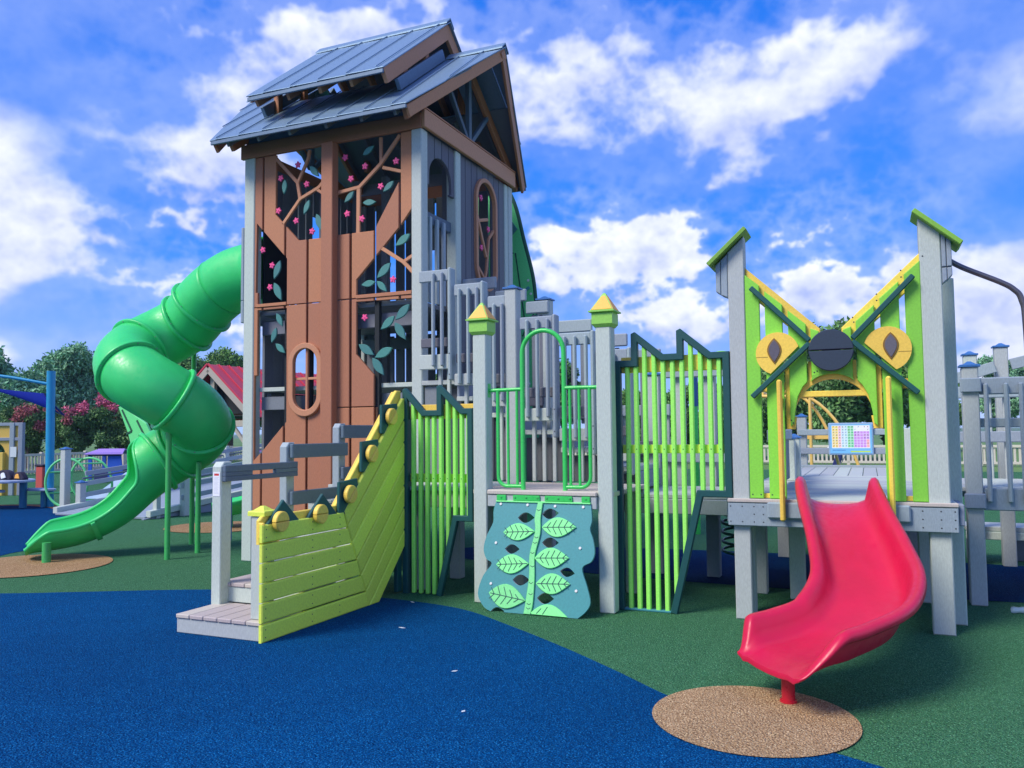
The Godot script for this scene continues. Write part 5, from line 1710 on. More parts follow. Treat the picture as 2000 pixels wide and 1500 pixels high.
# ---------------------------------------------------------------- the leaf climbing board
func leaf_climber():
	var t := thing("leaf_climbing_board", "sloping blue-green climbing board with mint green leaves and leaf-shaped holes", "climbing board", Vector3(-2.58, 0, -6.3))
	var up := Vector3(0, 0.905, -0.24).normalized()
	var bs := Basis(Vector3.RIGHT, up, Vector3.RIGHT.cross(up))
	var o := Vector3(0, 0, -6.28)
	var outline := smooth2([Vector2(-3.003, 0.928), Vector2(-3.019, 0.84), Vector2(-3.012, 0.746), Vector2(-3.060, 0.627), Vector2(-3.077, 0.52), Vector2(-3.045, 0.436), Vector2(-2.987, 0.393), Vector2(-3.055, 0.29), Vector2(-3.089, 0.14), Vector2(-3.024, 0.038), Vector2(-2.96, 0.004)], 4)
	outline.append_array(smooth2([Vector2(-2.186, 0.004), Vector2(-2.121, 0.063), Vector2(-2.089, 0.136), Vector2(-2.125, 0.26), Vector2(-2.176, 0.401), Vector2(-2.103, 0.456), Vector2(-2.079, 0.53), Vector2(-2.1, 0.638), Vector2(-2.131, 0.718), Vector2(-2.120, 0.795), Vector2(-2.137, 0.928)], 4))
	var board := CSGPolygon3D.new()
	board.name = "board"
	var ctr := Vector2(-2.58, 0.46)
	var q := PackedVector2Array()
	for p in outline:
		q.append(p - ctr)
	board.polygon = ccw(q)
	board.mode = CSGPolygon3D.MODE_DEPTH
	board.depth = 0.026
	board.material = M["leaf_board"]
	for h in [[-2.784, 0.793, -2.629, 0.798], [-2.565, 0.828, -2.413, 0.844], [-2.544, 0.592, -2.393, 0.596], [-2.878, 0.525, -2.741, 0.527], [-2.365, 0.368, -2.235, 0.354], [-2.781, 0.27, -2.626, 0.279], [-2.549, 0.139, -2.398, 0.142], [-2.959, -0.006, -2.828, 0.012]]:
		var hole := CSGPolygon3D.new()
		hole.name = "leaf_hole"
		hole.operation = CSGShape3D.OPERATION_SUBTRACTION
		hole.polygon = ccw(lens(Vector2(h[0], h[1]) - ctr, Vector2(h[2], h[3]) - ctr, 0.29, 10))
		hole.mode = CSGPolygon3D.MODE_DEPTH
		hole.depth = 0.2
		hole.position = Vector3(0, 0, 0.08)
		board.add_child(hole, true)
	board.transform = world_xf(t).affine_inverse() * Transform3D(bs, o + bs * Vector3(ctr.x, ctr.y, 0))
	t.add_child(board, true)
	# stem
	var st := smooth2([Vector2(-2.604, 0.925), Vector2(-2.622, 0.79), Vector2(-2.608, 0.68), Vector2(-2.640, 0.48), Vector2(-2.628, 0.31), Vector2(-2.640, 0.10), Vector2(-2.650, 0.004)], 4)
	var st2 := smooth2([Vector2(-2.588, 0.004), Vector2(-2.574, 0.10), Vector2(-2.578, 0.31), Vector2(-2.592, 0.48), Vector2(-2.560, 0.66), Vector2(-2.568, 0.79), Vector2(-2.560, 0.92)], 4)
	st.append_array(st2)
	var stem := P(t, "stem", st, 0.018, "mint", bs, o + bs.z * 0.0185, 0.003)
	var marks := SurfaceTool.new()
	marks.begin(Mesh.PRIMITIVE_TRIANGLES)
	for k in [[-2.59, 0.86], [-2.59, 0.63], [-2.60, 0.585], [-2.615, 0.50], [-2.605, 0.255], [-2.60, 0.165], [-2.608, 0.085], [-2.61, 0.05], [-2.605, 0.39]]:
		for s in [-1.0, 1.0]:
			marks.append_from(cbox(Vector3(0.021, 0.005, 0.002), 0.0005), 0, Transform3D(Basis(Vector3.BACK, s * 0.55), Vector3(k[0] + s * 0.009, k[1], 0)))
	put(stem, "stem_marks", marks.commit(), M["dark_green"], Transform3D(bs, o + bs.z * 0.0193))
	for l in [[-2.902, 0.662, -2.611, 0.680, 0.25], [-2.552, 0.717, -2.247, 0.729, 0.27], [-2.939, 0.388, -2.642, 0.412, 0.27], [-2.594, 0.459, -2.291, 0.475, 0.28], [-2.564, 0.254, -2.264, 0.266, 0.28], [-2.983, 0.153, -2.643, 0.110, 0.29], [-2.588, 0.018, -2.262, 0.002, 0.26]]:
		var a := Vector2(l[0], l[1])
		var b := Vector2(l[2], l[3])
		var pts := lens(a, b, l[4], 12)
		if l[1] < 0.05:
			pts = Geometry2D.clip_polygons(ccw(pts), rect(-3.2, -0.5, -2.0, 0.005))[0]
		var lf := P(t, "leaf", pts, 0.016, "mint", bs, o + bs.z * 0.0165, 0.004)
		var d := b - a
		var n := Vector2(-d.y, d.x)
		if n.y < 0:
			n = -n
		# carved veins, all on one leaf: a midrib and slanting side veins
		var tip := 1.0 if a.x > -2.6 else -1.0
		var v := SurfaceTool.new()
		v.begin(Mesh.PRIMITIVE_TRIANGLES)
		var vein := func(p: Vector2, r: Vector2):
			if p.y < 0.012 or r.y < 0.012:
				return
			var m := (p + r) / 2
			v.append_from(cbox(Vector3((r - p).length(), 0.0065, 0.002), 0.0005), 0, Transform3D(Basis(Vector3.BACK, (r - p).angle()), Vector3(m.x, m.y, 0)))
		vein.call(a + d * 0.05, a + d * 0.96)
		for i in 5:
			var u := 0.16 + i * 0.165
			var from := a + d * u
			var lean: float = -tip * 0.11
			var ln := 0.19 * sin(PI * (u + 0.05)) + 0.02
			vein.call(from, from + n * ln - d * lean)
			vein.call(from, from - n * ln - d * lean)
		put(lf, "veins", v.commit(), M["dark_green"], Transform3D(bs, o + bs.z * 0.0175))
	for k in [[-2.954, 0.905], [-2.702, 0.903], [-2.45, 0.899], [-2.2, 0.898], [-2.964, 0.57], [-2.203, 0.56], [-2.974, 0.228], [-2.212, 0.216]]:
		put(t, "bolt", prism_mesh(ellipse(0, 0, 0.0125, 0.0125, 12), 0.008, 0.003), M["white_bolt"], Transform3D(bs, o + bs * Vector3(k[0], k[1], 0.008)))
	for k in [[-2.995, -2.907], [-2.84, -2.592], [-2.546, -2.299], [-2.217, -2.143]]:
		var pl := B(t, "mount_plate", Vector3(k[0], 0.908, -6.524), Vector3(k[1], 0.954, -6.510), "rail_green", 0.003)
		for x in ([(k[0] + k[1]) / 2] if k[1] - k[0] < 0.1 else [k[0] + 0.02, (k[0] + k[1]) / 2, k[1] - 0.02]):
			bolt(pl, Vector3(x, 0.935, -6.505), 0.010, "pole_green", FRONT)
	B(t, "mount_lip", Vector3(-3.0, 0.893, -6.53), Vector3(-2.137, 0.906, -6.505), "mint", 0.003)

# ---------------------------------------------------------------- green tube guard rail with an arch
func arch_rail():
	var t := thing("green_arch_rail", "bright green steel guard rail with a tall arch between the lantern posts", "guard rail", Vector3(-2.6, 0.99, -6.62))
	var z := -6.62
	var xl := -2.787
	var xr := -2.398
	var c := (xl + xr) / 2
	var r := (xr - xl) / 2
	var path := [Vector3(xl, 0.985, z), Vector3(xl, 1.6, z), Vector3(xl, 2.185, z)]
	for i in range(1, 16):
		var a := PI - PI * i / 16.0
		path.append(Vector3(c + cos(a) * r, 2.19 + sin(a) * r, z))
	path.append_array([Vector3(xr, 2.185, z), Vector3(xr, 1.6, z), Vector3(xr, 0.985, z)])
	tube(t, "arch", path, 0.0205, "rail_green", 14)
	for s in [[-1.0, xl, -3.112, -3.025], [1.0, xr, -2.083, -2.168]]:
		tube(t, "top_rail", [Vector3(s[1], 1.875, z), Vector3(s[2], 1.872, z)], 0.017, "rail_green", 12)
		var cr := [Vector3(s[3], 1.87, z), Vector3(s[3], 1.5, z), Vector3(s[3], 1.12, z)]
		for i in range(1, 7):
			var a := PI / 2 * i / 6.0
			cr.append(Vector3(s[3] - s[0] * 0.085 * (1 - cos(a)), 1.11 - 0.085 * sin(a), z))
		cr.append(Vector3(s[1], 1.025, z))
		tube(t, "side_loop", cr, 0.016, "rail_green", 12)
		for k in [0.36, 0.72]:
			var x: float = lerpf(s[3], s[1], k) - s[0] * 0.012
			tube(t, "baluster", [Vector3(x, 1.872, z), Vector3(x, 1.03, z)], 0.0125, "rail_green", 10)
		B(t, "wall_plate", Vector3(s[2] - 0.006, 1.81, z - 0.03), Vector3(s[2] + 0.006, 1.935, z + 0.03), "rail_green", 0.003)

# ---------------------------------------------------------------- things seen behind and between
func behind_the_deck():
	var t := thing("spiral_pole_climber", "dark green spiral climber pole under the middle platform left of the red slide", "climber", Vector3(-1.2, 0, -8.3))
	tube(t, "pole", [Vector3(-1.17, 0, -8.3), Vector3(-1.17, 0.87, -8.3)], 0.024, "spiral_green", 12)
	var h := []
	for i in 121:
		var a := TAU * i / 20.0
		h.append(Vector3(-1.17 + cos(a) * 0.19, 0.28 + i * 0.0045, -8.3 + sin(a) * 0.19))
	tube(t, "coil", h, 0.0135, "spiral_green", 8)
	# big curved climbing wall behind the tower
	var w := thing("curved_green_wall", "tall curved green climbing wall showing behind the right edge of the tower", "climbing wall", Vector3(-6.6, 0, -11.05))
	var arc := PackedVector2Array()
	arc.append_array(smooth2([Vector2(-4.38, 0.0), Vector2(-4.35, 1.6), Vector2(-4.36, 2.7), Vector2(-4.425, 3.32), Vector2(-4.476, 3.78), Vector2(-4.61, 4.32), Vector2(-4.76, 4.90), Vector2(-4.98, 5.25), Vector2(-5.35, 5.4)], 5))
	arc.append_array(V2([[-5.6, 5.2], [-5.3, 3.0], [-5.25, 0.0]]))
	P(w, "panel", arc, 0.07, "wall_green", FRONT, Vector3(0, 0, -11.0), 0.006)
	var rimp := []
	for p in smooth2([Vector2(-4.38, 0.0), Vector2(-4.35, 1.6), Vector2(-4.36, 2.7), Vector2(-4.425, 3.32), Vector2(-4.476, 3.78), Vector2(-4.61, 4.32), Vector2(-4.76, 4.90), Vector2(-4.98, 5.25), Vector2(-5.35, 5.4)], 5):
		rimp.append(Vector3(p.x + 0.012, p.y + 0.005, -11.035))
	tube(w, "rim", rimp, 0.035, "wall_line", 8)
	for k in [[-4.72, 4.15, -4.56, 3.0], [-4.56, 3.0, -4.62, 2.9], [-4.75, 4.15, -4.9, 4.15], [-4.62, 2.75, -4.44, 3.22], [-4.62, 2.75, -4.64, 1.6]]:
		beam(w, "groove_strip", Vector3(k[0], k[1], -10.995), Vector3(k[2], k[3], -10.995), 0.02, 0.012, "wall_line", Vector3.BACK)
	beam(w, "joint_strip", Vector3(-4.86, 3.35, -10.99), Vector3(-4.50, 3.62, -10.99), 0.045, 0.014, "leaf_board", Vector3.BACK)
	PF(w, "hold", [[-4.92, 4.52], [-4.76, 4.62], [-4.68, 4.50], [-4.82, 4.36], [-4.92, 4.40]], -10.975, 0.024, "teal_leaf", 0.005)
	PF(w, "hold", [[-4.46, 3.19], [-4.38, 3.21], [-4.38, 3.13], [-4.46, 3.11]], -10.975, 0.024, "teal_leaf", 0.005)
	for k in [[-4.52, 3.72], [-4.48, 3.52], [-4.75, 3.42], [-4.42, 2.8], [-4.52, 2.2]]:
		bolt(w, Vector3(k[0], k[1], -10.99), 0.02, "white_bolt", FRONT)
	var b := thing("green_climbing_board", "tilted green climbing board with two slots behind the spiral tube slide", "climbing board", Vector3(-12.4, 0, -11.05))
	PF(b, "board", [[-12.80, 2.03], [-12.72, 2.05], [-12.1, 1.72], [-11.7, 1.1], [-11.7, 0.5], [-12.2, 0.6], [-12.55, 1.55]], -11.0, 0.06, "wall_green", 0.008)
	for k in [[-12.70, 1.98, -12.44, 1.58], [-12.58, 1.53, -12.44, 1.58], [-12.32, 1.78, -12.02, 1.35]]:
		beam(b, "slot_edge", Vector3(k[0], k[1], -10.995), Vector3(k[2], k[3], -10.995), 0.04, 0.012, "wall_line", Vector3.BACK)
	B(b, "leg", Vector3(-11.9, 0, -11.1), Vector3(-11.8, 0.8, -11.0), "grey", 0.006)
	# yellow arch climber behind the cat's mouth
	var y := thing("yellow_arch_climber", "yellow steel arch climber seen through the cat's mouth", "climber", Vector3(-0.8, 0, -14.3))
	for k in [[-1.15, -14.0, 1.2], [-1.15, -14.7, 0.85]]:
		var pth := []
		for i in 15:
			var a := PI * 0.5 * i / 14.0
			pth.append(Vector3(-1.25 + sin(a) * k[2], 2.12 * cos(a) + 0.0, k[1]))
		tube(y, "arch", pth, 0.026, "orange_pipe", 10)
	tube(y, "upright", [Vector3(-0.86, 0, -14.0), Vector3(-0.86, 2.0, -14.0)], 0.026, "orange_pipe", 10)
	for k in [[-1.25, 2.12], [-0.86, 1.92], [-1.6, 2.1]]:
		tube(y, "rung", [Vector3(k[0], k[1], -14.0), Vector3(k[0], k[1], -14.7)], 0.028, "orange_pipe", 10)
	tube(y, "beam", [Vector3(-1.9, 2.06, -14.0), Vector3(-0.80, 2.02, -14.0)], 0.03, "orange_pipe", 10)
	B(y, "platform", Vector3(-1.0, 1.33, -14.6), Vector3(-0.35, 1.43, -14.05), "orange_pipe", 0.01)
	var m := thing("blue_and_green_mast", "slim blue mast with a green foot behind the right slatted panel", "mast", Vector3(-2.32, 0, -12.0))
	tube(m, "upper_mast", [Vector3(-2.32, 1.85, -12.0), Vector3(-2.32, 2.34, -12.0)], 0.05, "post_blue", 12)
	tube(m, "lower_mast", [Vector3(-2.32, 0.0, -12.0), Vector3(-2.32, 1.85, -12.0)], 0.045, "rail_green", 12)
	# buggies parked by the far fence
	for k in [["dark_stroller", "dark stroller with a white hood parked near the far fence right of the picture board", 0.55, -24.0, "cloth_dark", "cloth_white"], ["navy_stroller", "navy stroller parked near the far fence below the picture board", -1.05, -25.0, "tent_navy", "cloth_white"]]:
		var s := thing("stroller", k[1], "stroller", Vector3(k[2], 0, k[3]), "strollers by the far fence")
		var x: float = k[2]
		var zz: float = k[3]
		P(s, "seat", V2([[x - 0.34, 0.30], [x + 0.22, 0.26], [x + 0.34, 0.78], [x + 0.2, 0.86], [x + 0.05, 0.44], [x - 0.34, 0.42]]), 0.36, k[4], FRONT, Vector3(0, 0, zz + 0.18), 0.02)
		P(s, "hood", ellipse(x + 0.18, 0.82, 0.30, 0.24, 10, 0.3, PI), 0.38, k[5], FRONT, Vector3(0, 0, zz + 0.19), 0.02)
		for e in [-0.26, 0.22]:
			for d in [-0.2, 0.2]:
				disc(s, "wheel", Vector3(x + e, 0.125, zz + d), 0.12, 0.03, "cloth_dark", FRONT, 0.006, 16)
		beam(s, "handle", Vector3(x + 0.28, 0.5, zz + 0.2), Vector3(x + 0.56, 0.98, zz + 0.2), 0.025, 0.025, "steel_bolt", Vector3.BACK)
		beam(s, "frame", Vector3(x - 0.3, 0.15, zz + 0.2), Vector3(x + 0.3, 0.55, zz + 0.2), 0.025, 0.025, "steel_bolt", Vector3.BACK)

# ---------------------------------------------------------------- left background
func left_background():
	# shade sail on its post
	var t := thing("blue_shade_post", "tall cyan blue steel post holding a shade sail at the left edge", "post", Vector3(-16.06, 0, -12.1))
	tube(t, "pole", [Vector3(-16.06, 0, -12.1), Vector3(-16.07, 2.90, -12.08)], 0.085, "blue_pole", 18)
	tube(t, "arm", [Vector3(-16.1, 2.62, -12.05), Vector3(-16.75, 2.76, -11.72), Vector3(-18.6, 3.06, -10.8)], 0.032, "blue_pole", 12)
	var s := thing("shade_sail", "dark blue triangular shade sail stretched from the cyan post", "shade sail", Vector3(-16.8, 2.4, -11.8))
	var pts := [Vector3(-16.16, 2.42, -12.0), Vector3(-18.4, 2.98, -10.6), Vector3(-15.95, 1.93, -12.35), Vector3(-16.5, 2.2, -12.6)]
	var rows := []
	for i in 11:
		var u := i / 10.0
		var row := PackedVector3Array()
		for j in 9:
			var v := j / 8.0
			var a: Vector3 = pts[1].lerp(pts[0], u)
			var b: Vector3 = pts[1].lerp(pts[2], u)
			var p := a.lerp(b, v)
			p += Vector3(0.0, -0.10 * sin(PI * u) * (1 - v) + 0.12 * sin(PI * u) * v - 0.05 * sin(PI * v) * u, 0.06 * sin(PI * v) * u)
			row.append(p)
		rows.append(row)
	put(s, "cloth", grid_mesh(rows, false), M["blue_cloth"], Transform3D.IDENTITY)
	tube(s, "strap", [Vector3(-16.16, 2.42, -12.0), Vector3(-16.05, 2.2, -12.1), Vector3(-15.93, 1.95, -12.3)], 0.02, "tent_navy", 8)
	# picnic table with benches
	var p := thing("picnic_table", "round pale blue picnic table with attached seats left of the cyan post", "picnic table", Vector3(-16.9, 0, -11.5))
	P(p, "tabletop", ellipse(0, 0, 0.95, 0.62, 28), 0.05, "table_top", Basis(Vector3.RIGHT, Vector3.FORWARD, Vector3.UP), Vector3(-16.95, 0.60, -11.5), 0.01)
	tube(p, "table_leg", [Vector3(-16.4, 0, -11.75), Vector3(-16.4, 0.55, -11.75)], 0.075, "table_leg", 14)
	for k in [[-16.75, -11.25, "table_top"], [-16.15, -11.95, "table_top"]]:
		P(p, "seat", ellipse(0, 0, 0.42, 0.2, 20), 0.045, k[2], Basis(Vector3.RIGHT, Vector3.FORWARD, Vector3.UP), Vector3(k[0], 0.40, k[1]), 0.01)
		tube(p, "seat_leg", [Vector3(k[0] + 0.1, 0, k[1]), Vector3(k[0] + 0.1, 0.36, k[1])], 0.05, "table_leg", 12)
	var bag := thing("backpack", "black and white backpack lying on the round picnic table", "bag", Vector3(-16.55, 0.6, -11.5))
	P(bag, "body", smooth2([Vector2(-0.2, 0.0), Vector2(-0.22, 0.12), Vector2(-0.1, 0.2), Vector2(0.1, 0.17), Vector2(0.2, 0.06), Vector2(0.18, 0.0)], 4), 0.16, "cloth_dark", FRONT, Vector3(-16.6, 0.602, -11.45), 0.02)
	P(bag, "flap", smooth2([Vector2(-0.08, 0.02), Vector2(-0.1, 0.12), Vector2(0.0, 0.15), Vector2(0.06, 0.05)], 4), 0.02, "cloth_white", FRONT, Vector3(-16.56, 0.602, -11.42), 0.006)
	var b2 := thing("backpack", "dark bag with a pale flap on the right side of the picnic table", "bag", Vector3(-16.25, 0.6, -11.6))
	P(b2, "body", smooth2([Vector2(-0.16, 0.0), Vector2(-0.12, 0.13), Vector2(0.05, 0.16), Vector2(0.17, 0.05), Vector2(0.17, 0.0)], 4), 0.14, "cloth_dark", FRONT, Vector3(-16.28, 0.602, -11.52), 0.02)
	P(b2, "flap", smooth2([Vector2(-0.06, 0.03), Vector2(-0.03, 0.11), Vector2(0.05, 0.12), Vector2(0.09, 0.03)], 4), 0.02, "amber", FRONT, Vector3(-16.28, 0.602, -11.50), 0.006)
	# yellow playhouse front
	var h := thing("yellow_playhouse", "yellow playhouse front with grey posts and an arched opening behind the picnic table", "playhouse", Vector3(-20.3, 0, -14.1))
	var along := Vector3(0.915, 0, -0.40)
	var hb := Basis(along, Vector3.UP, along.cross(Vector3.UP))
	var ho := Vector3(-20.48, 0, -14.0)
	var op := PackedVector2Array([Vector2(-1.2, 0.0)])
	var arc := ellipse(-0.45, 1.05, 0.60, 0.42, 14, 0.0, PI)
	var face := PackedVector2Array([Vector2(0.50, 0.0), Vector2(0.50, 1.78), Vector2(-1.6, 1.78), Vector2(-1.6, 0.0), Vector2(-1.05, 0.0), Vector2(-1.05, 1.05)])
	arc.reverse()
	face.append_array(arc)
	face.append(Vector2(0.15, 0.0))
	P(h, "front_panel", face, 0.05, "panel_yellow", hb, ho, 0.006)
	for k in [[0.28, 0.40], [0.50, 0.62], [-1.7, -1.58]]:
		P(h, "post", rect(k[0], 0, k[1], 1.86), 0.12, "grey_trim", hb, ho + hb.z * 0.06, 0.008)
	for y in [1.40, 1.78]:
		P(h, "rail", rect(-1.6, y, 0.5, y + 0.08), 0.07, "grey_trim", hb, ho + hb.z * 0.045, 0.006)
	P(h, "column", rect(-0.02, 0.0, 0.16, 1.1), 0.14, "panel_yellow", hb, ho + hb.z * 0.11, 0.01)
	P(h, "notice", rect(0.32, 0.98, 0.48, 1.24), 0.006, "paper", hb, ho + hb.z * 0.075, 0.001)
	# hoop climber
	var r := thing("green_hoop_climber", "light green hoop climber with a pale blue hump beside the cyan post", "climber", Vector3(-15.3, 0, -12.3))
	for k in [[-15.42, -12.0, 0.0], [-15.30, -12.5, 0.2]]:
		var pth := []
		for i in 33:
			var a := TAU * i / 32.0 - PI / 2
			pth.append(Vector3(k[0] + cos(a) * 0.40, 0.53 + sin(a) * 0.50, k[1] - cos(a) * 0.18 + k[2] * sin(a) * 0.3))
		tube(r, "hoop", pth, 0.026, "ring_green", 10)
	for i in 7:
		var a := TAU * i / 7.0
		tube(r, "rung", [Vector3(-15.42 + cos(a) * 0.40, 0.53 + sin(a) * 0.50, -12.0 - cos(a) * 0.18), Vector3(-15.30 + cos(a) * 0.40, 0.53 + sin(a) * 0.50, -12.5 - cos(a) * 0.18 + 0.105 * sin(a))], 0.016, "ring_green", 8)
	var hump := thing("pale_blue_hump", "pale blue moulded hump beyond the green hoop climber", "play hump", Vector3(-16.2, 0, -14.0))
	var hr := []
	for i in 17:
		var u := i / 16.0
		var row := PackedVector3Array()
		for j in 13:
			var v := j / 12.0
			var hh := 0.85 * pow(sin(PI * clampf(u * 0.96 + 0.02, 0, 1)), 1.4) * pow(maxf(sin(PI * v), 0.0), 0.6)
			row.append(Vector3(-17.4 + 2.6 * u, hh, -14.4 + 1.0 * (v - 0.5) - 0.9 * u))
		hr.append(row)
	put(hump, "shell", grid_mesh(hr, false), M["hump_blue"], Transform3D.IDENTITY)
	# play tent and bin
	var tent := thing("blue_play_tent", "blue fabric pavilion tent with a lilac roof near the fence left of the tube slide", "tent", Vector3(-22.3, 0, -18.9))
	var tb := Basis(along, Vector3.UP, along.cross(Vector3.UP))
	var to := Vector3(-22.35, 0, -18.72)
	for k in [[-0.52, -0.40], [0.40, 0.52]]:
		P(tent, "wall_flap", V2([[k[0], 0.12], [k[1] + (0.1 if k[0] > 0 else 0.0), 0.12], [k[1], 0.92], [k[0], 0.92]]), 0.03, "tent_blue", tb, to, 0.004)
		P(tent, "wall_flap", V2([[k[0], 0.12], [k[1], 0.12], [k[1], 0.92], [k[0], 0.92]]), 0.03, "tent_blue", tb, to - tb.z * 0.9, 0.004)
	P(tent, "front_panel", rect(-0.32, 0.10, 0.10, 0.45), 0.03, "tent_navy", tb, to, 0.004)
	P(tent, "front_panel", rect(0.10, 0.10, 0.40, 0.92), 0.03, "tent_blue", tb, to - tb.z * 0.01, 0.004)
	P(tent, "valance", rect(-0.52, 0.86, 0.54, 0.96), 0.03, "tent_navy", tb, to + tb.z * 0.02, 0.004)
	P(tent, "back_panel", rect(-0.40, 0.10, 0.40, 0.45), 0.03, "tent_navy", tb, to - tb.z * 0.92, 0.004)
	var roof := tb * Basis(Vector3.RIGHT, -1.32)
	P(tent, "roof", V2([[-0.62, 0.0], [0.62, 0.0], [0.42, 0.62], [-0.42, 0.62]]), 0.03, "tent_lilac", roof, to + Vector3(0, 0.93, 0) + tb.z * 0.10, 0.005)
	P(tent, "roof", V2([[-0.62, 0.0], [0.62, 0.0], [0.42, 0.62], [-0.42, 0.62]]), 0.03, "tent_lilac", Basis(Vector3.UP, PI) * tb * Basis(Vector3.RIGHT, -1.32), to + Vector3(0, 0.93, 0) - tb.z * 1.02, 0.005)
	var bin := thing("red_litter_bin", "small brick red bin by the fence right of the yellow playhouse", "bin", Vector3(-22.3, 0, -16.6))
	B(bin, "body", Vector3(-22.45, -0.02, -16.75), Vector3(-22.15, 0.62, -16.45), "bin_red", 0.02)
	B(bin, "lid", Vector3(-22.48, 0.622, -16.78), Vector3(-22.12, 0.68, -16.42), "cloth_dark", 0.02)
	# wheelchair ramp with railings
	var ra := thing("grey_access_ramp", "long grey access ramp with board railings rising away behind the tube slide", "ramp", Vector3(-12.8, 0, -12.8))
	PS(ra, "side_wall", [[-10.75, 0.0], [-17.4, 0.0], [-17.4, 0.62], [-10.75, 0.02]], -11.82, 0.08, "grey_trim", 0.01)
	PS(ra, "kerb", [[-10.85, 0.04], [-17.4, 0.63], [-17.4, 0.74], [-10.85, 0.15]], -11.78, 0.12, "grey", 0.008)
	for i in 30:
		var z0 := -10.8 - i * 0.22
		var y0 := 0.03 + (i + 0.5) * 0.22 * 0.09
		put(ra, "ramp_board", cbox(Vector3(2.3, 0.04, 0.216), 0.005), M["grey_trim"], Transform3D(Basis(Vector3.RIGHT, 0.09), Vector3(-13.02, y0, z0 - 0.11)))
	PS(ra, "kerb", [[-10.85, 0.04], [-17.4, 0.63], [-17.4, 0.74], [-10.85, 0.15]], -14.18, 0.12, "grey", 0.008)
	for k in [[-11.74, -11.6], [-11.74, -13.6], [-11.74, -15.6], [-14.3, -13.4], [-14.3, -15.4]]:
		var yy: float = (-10.85 - k[1]) * 0.09
		PS(ra, "post", [[k[1] + 0.065, 0.0], [k[1] + 0.065, yy + 0.72], [k[1] + 0.03, yy + 0.82], [k[1] - 0.065, yy + 0.82], [k[1] - 0.065, 0.0]], k[0] + 0.065, 0.13, "grey", 0.008)
	for q in [[-14.62, -11.35, 1.24], [-14.3, -11.45, 0.58]]:
		var po := B(ra, "post", Vector3(q[0] - 0.07, 0, q[1] - 0.07), Vector3(q[0] + 0.07, q[2], q[1] + 0.07), "grey", 0.01)
		pyramid_cap(po, "post_cap", Vector3(q[0], q[2], q[1]), 0.085, 0.018, 0.03, "blue_cap")
	for x in [-11.72, -14.25]:
		for k in [0.28, 0.50, 0.70]:
			var z0 := -11.5
			beam(ra, "rail", Vector3(x, 0.06 + k, z0), Vector3(x, 0.06 + k + 5.8 * 0.09, z0 - 5.8), 0.04, 0.09, "grey_rail")
		tube(ra, "grip_rail", [Vector3(x - 0.07, 0.66, -11.5), Vector3(x - 0.07, 1.18, -17.3)], 0.02, "slate", 8)
	# landing that joins the ramp to the tower
	B(ra, "landing", Vector3(-14.2, 0.56, -19.4), Vector3(-9.0, 0.64, -17.4), "deck", 0.01)
	B(ra, "landing_wall", Vector3(-14.2, 0.0, -17.46), Vector3(-9.0, 0.555, -17.40), "grey_trim", 0.008)
	# a second, small slide behind the entry steps
	var s2 := thing("small_green_slide", "small green slide lip with a round leg behind the entry step posts", "slide", Vector3(-9.4, 0, -10.4))
	var mids := bend([Vector3(-8.7, 0.95, -11.1), Vector3(-9.0, 0.62, -10.85), Vector3(-9.3, 0.36, -10.6), Vector3(-9.6, 0.27, -10.36), Vector3(-9.75, 0.26, -10.24)], 5)
	var rr := []
	for i in mids.size():
		var tg: Vector3 = (mids[mini(i + 1, mids.size() - 1)] as Vector3) - mids[maxi(i - 1, 0)]
		tg.y = 0
		var x := tg.normalized().cross(Vector3.UP)
		var row := PackedVector3Array()
		for q in [[-0.36, 0.14], [-0.30, 0.17], [-0.25, 0.12], [-0.18, 0.0], [0.0, -0.02], [0.18, 0.0], [0.25, 0.12], [0.30, 0.17], [0.36, 0.14], [0.30, 0.06], [0.2, -0.08], [0.0, -0.09], [-0.2, -0.08], [-0.30, 0.06]]:
			row.append((mids[i] as Vector3) + x * q[0] + Vector3(0, q[1], 0))
		rr.append(row)
	put(s2, "chute", grid_mesh(rr, true, true, true), M["tube_green"], Transform3D.IDENTITY)
	tube(s2, "leg", [Vector3(-9.55, 0, -10.4), Vector3(-9.55, 0.22, -10.4)], 0.05, "pole_green", 12)
	# purple ball-like toy on the ramp side
	var pb := thing("purple_bag", "purple bag standing by the far railing left of the tower", "bag", Vector3(-15.9, 0, -18.3))
	P(pb, "body", smooth2([Vector2(-0.26, 0.0), Vector2(-0.3, 0.2), Vector2(-0.12, 0.42), Vector2(0.14, 0.4), Vector2(0.28, 0.2), Vector2(0.26, 0.0)], 5), 0.3, "cloth_purple", FRONT, Vector3(-15.9, 0.62, -18.2), 0.06)
	B(pb, "stand", Vector3(-16.2, 0.0, -18.5), Vector3(-15.6, 0.615, -18.15), "timber", 0.02)
	# timber pavilion with a red roof
	var v := thing("red_roofed_pavilion", "open timber pavilion with a red standing-seam gable roof behind the tower", "pavilion", Vector3(-17.42, 0, -21.5))
	var zf := -18.0
	var zb := -25.5
	var ridge := Vector3(-17.42, 3.53, 0)
	for s3 in [1.0, -1.0]:
		var eave := Vector3(-17.42 + s3 * 1.75, 1.98, 0)
		var d := (eave - ridge)
		var up := Vector3(-d.y * s3, d.x * s3, 0).normalized()
		var nb := 18
		for i in nb:
			var z0 := zf - i * (zf - zb) / nb
			var pn := beam(v, "roof_panel", ridge + Vector3(0, 0, z0 - 0.205), eave + Vector3(0, 0, z0 - 0.205), 0.405, 0.03, "pavilion_red", up, 0.003)
			beam(pn, "seam", ridge + up * 0.03 + Vector3(0, 0, z0 - 0.004), eave + up * 0.03 + Vector3(0, 0, z0 - 0.004), 0.025, 0.045, "pavilion_red", up, 0.004)
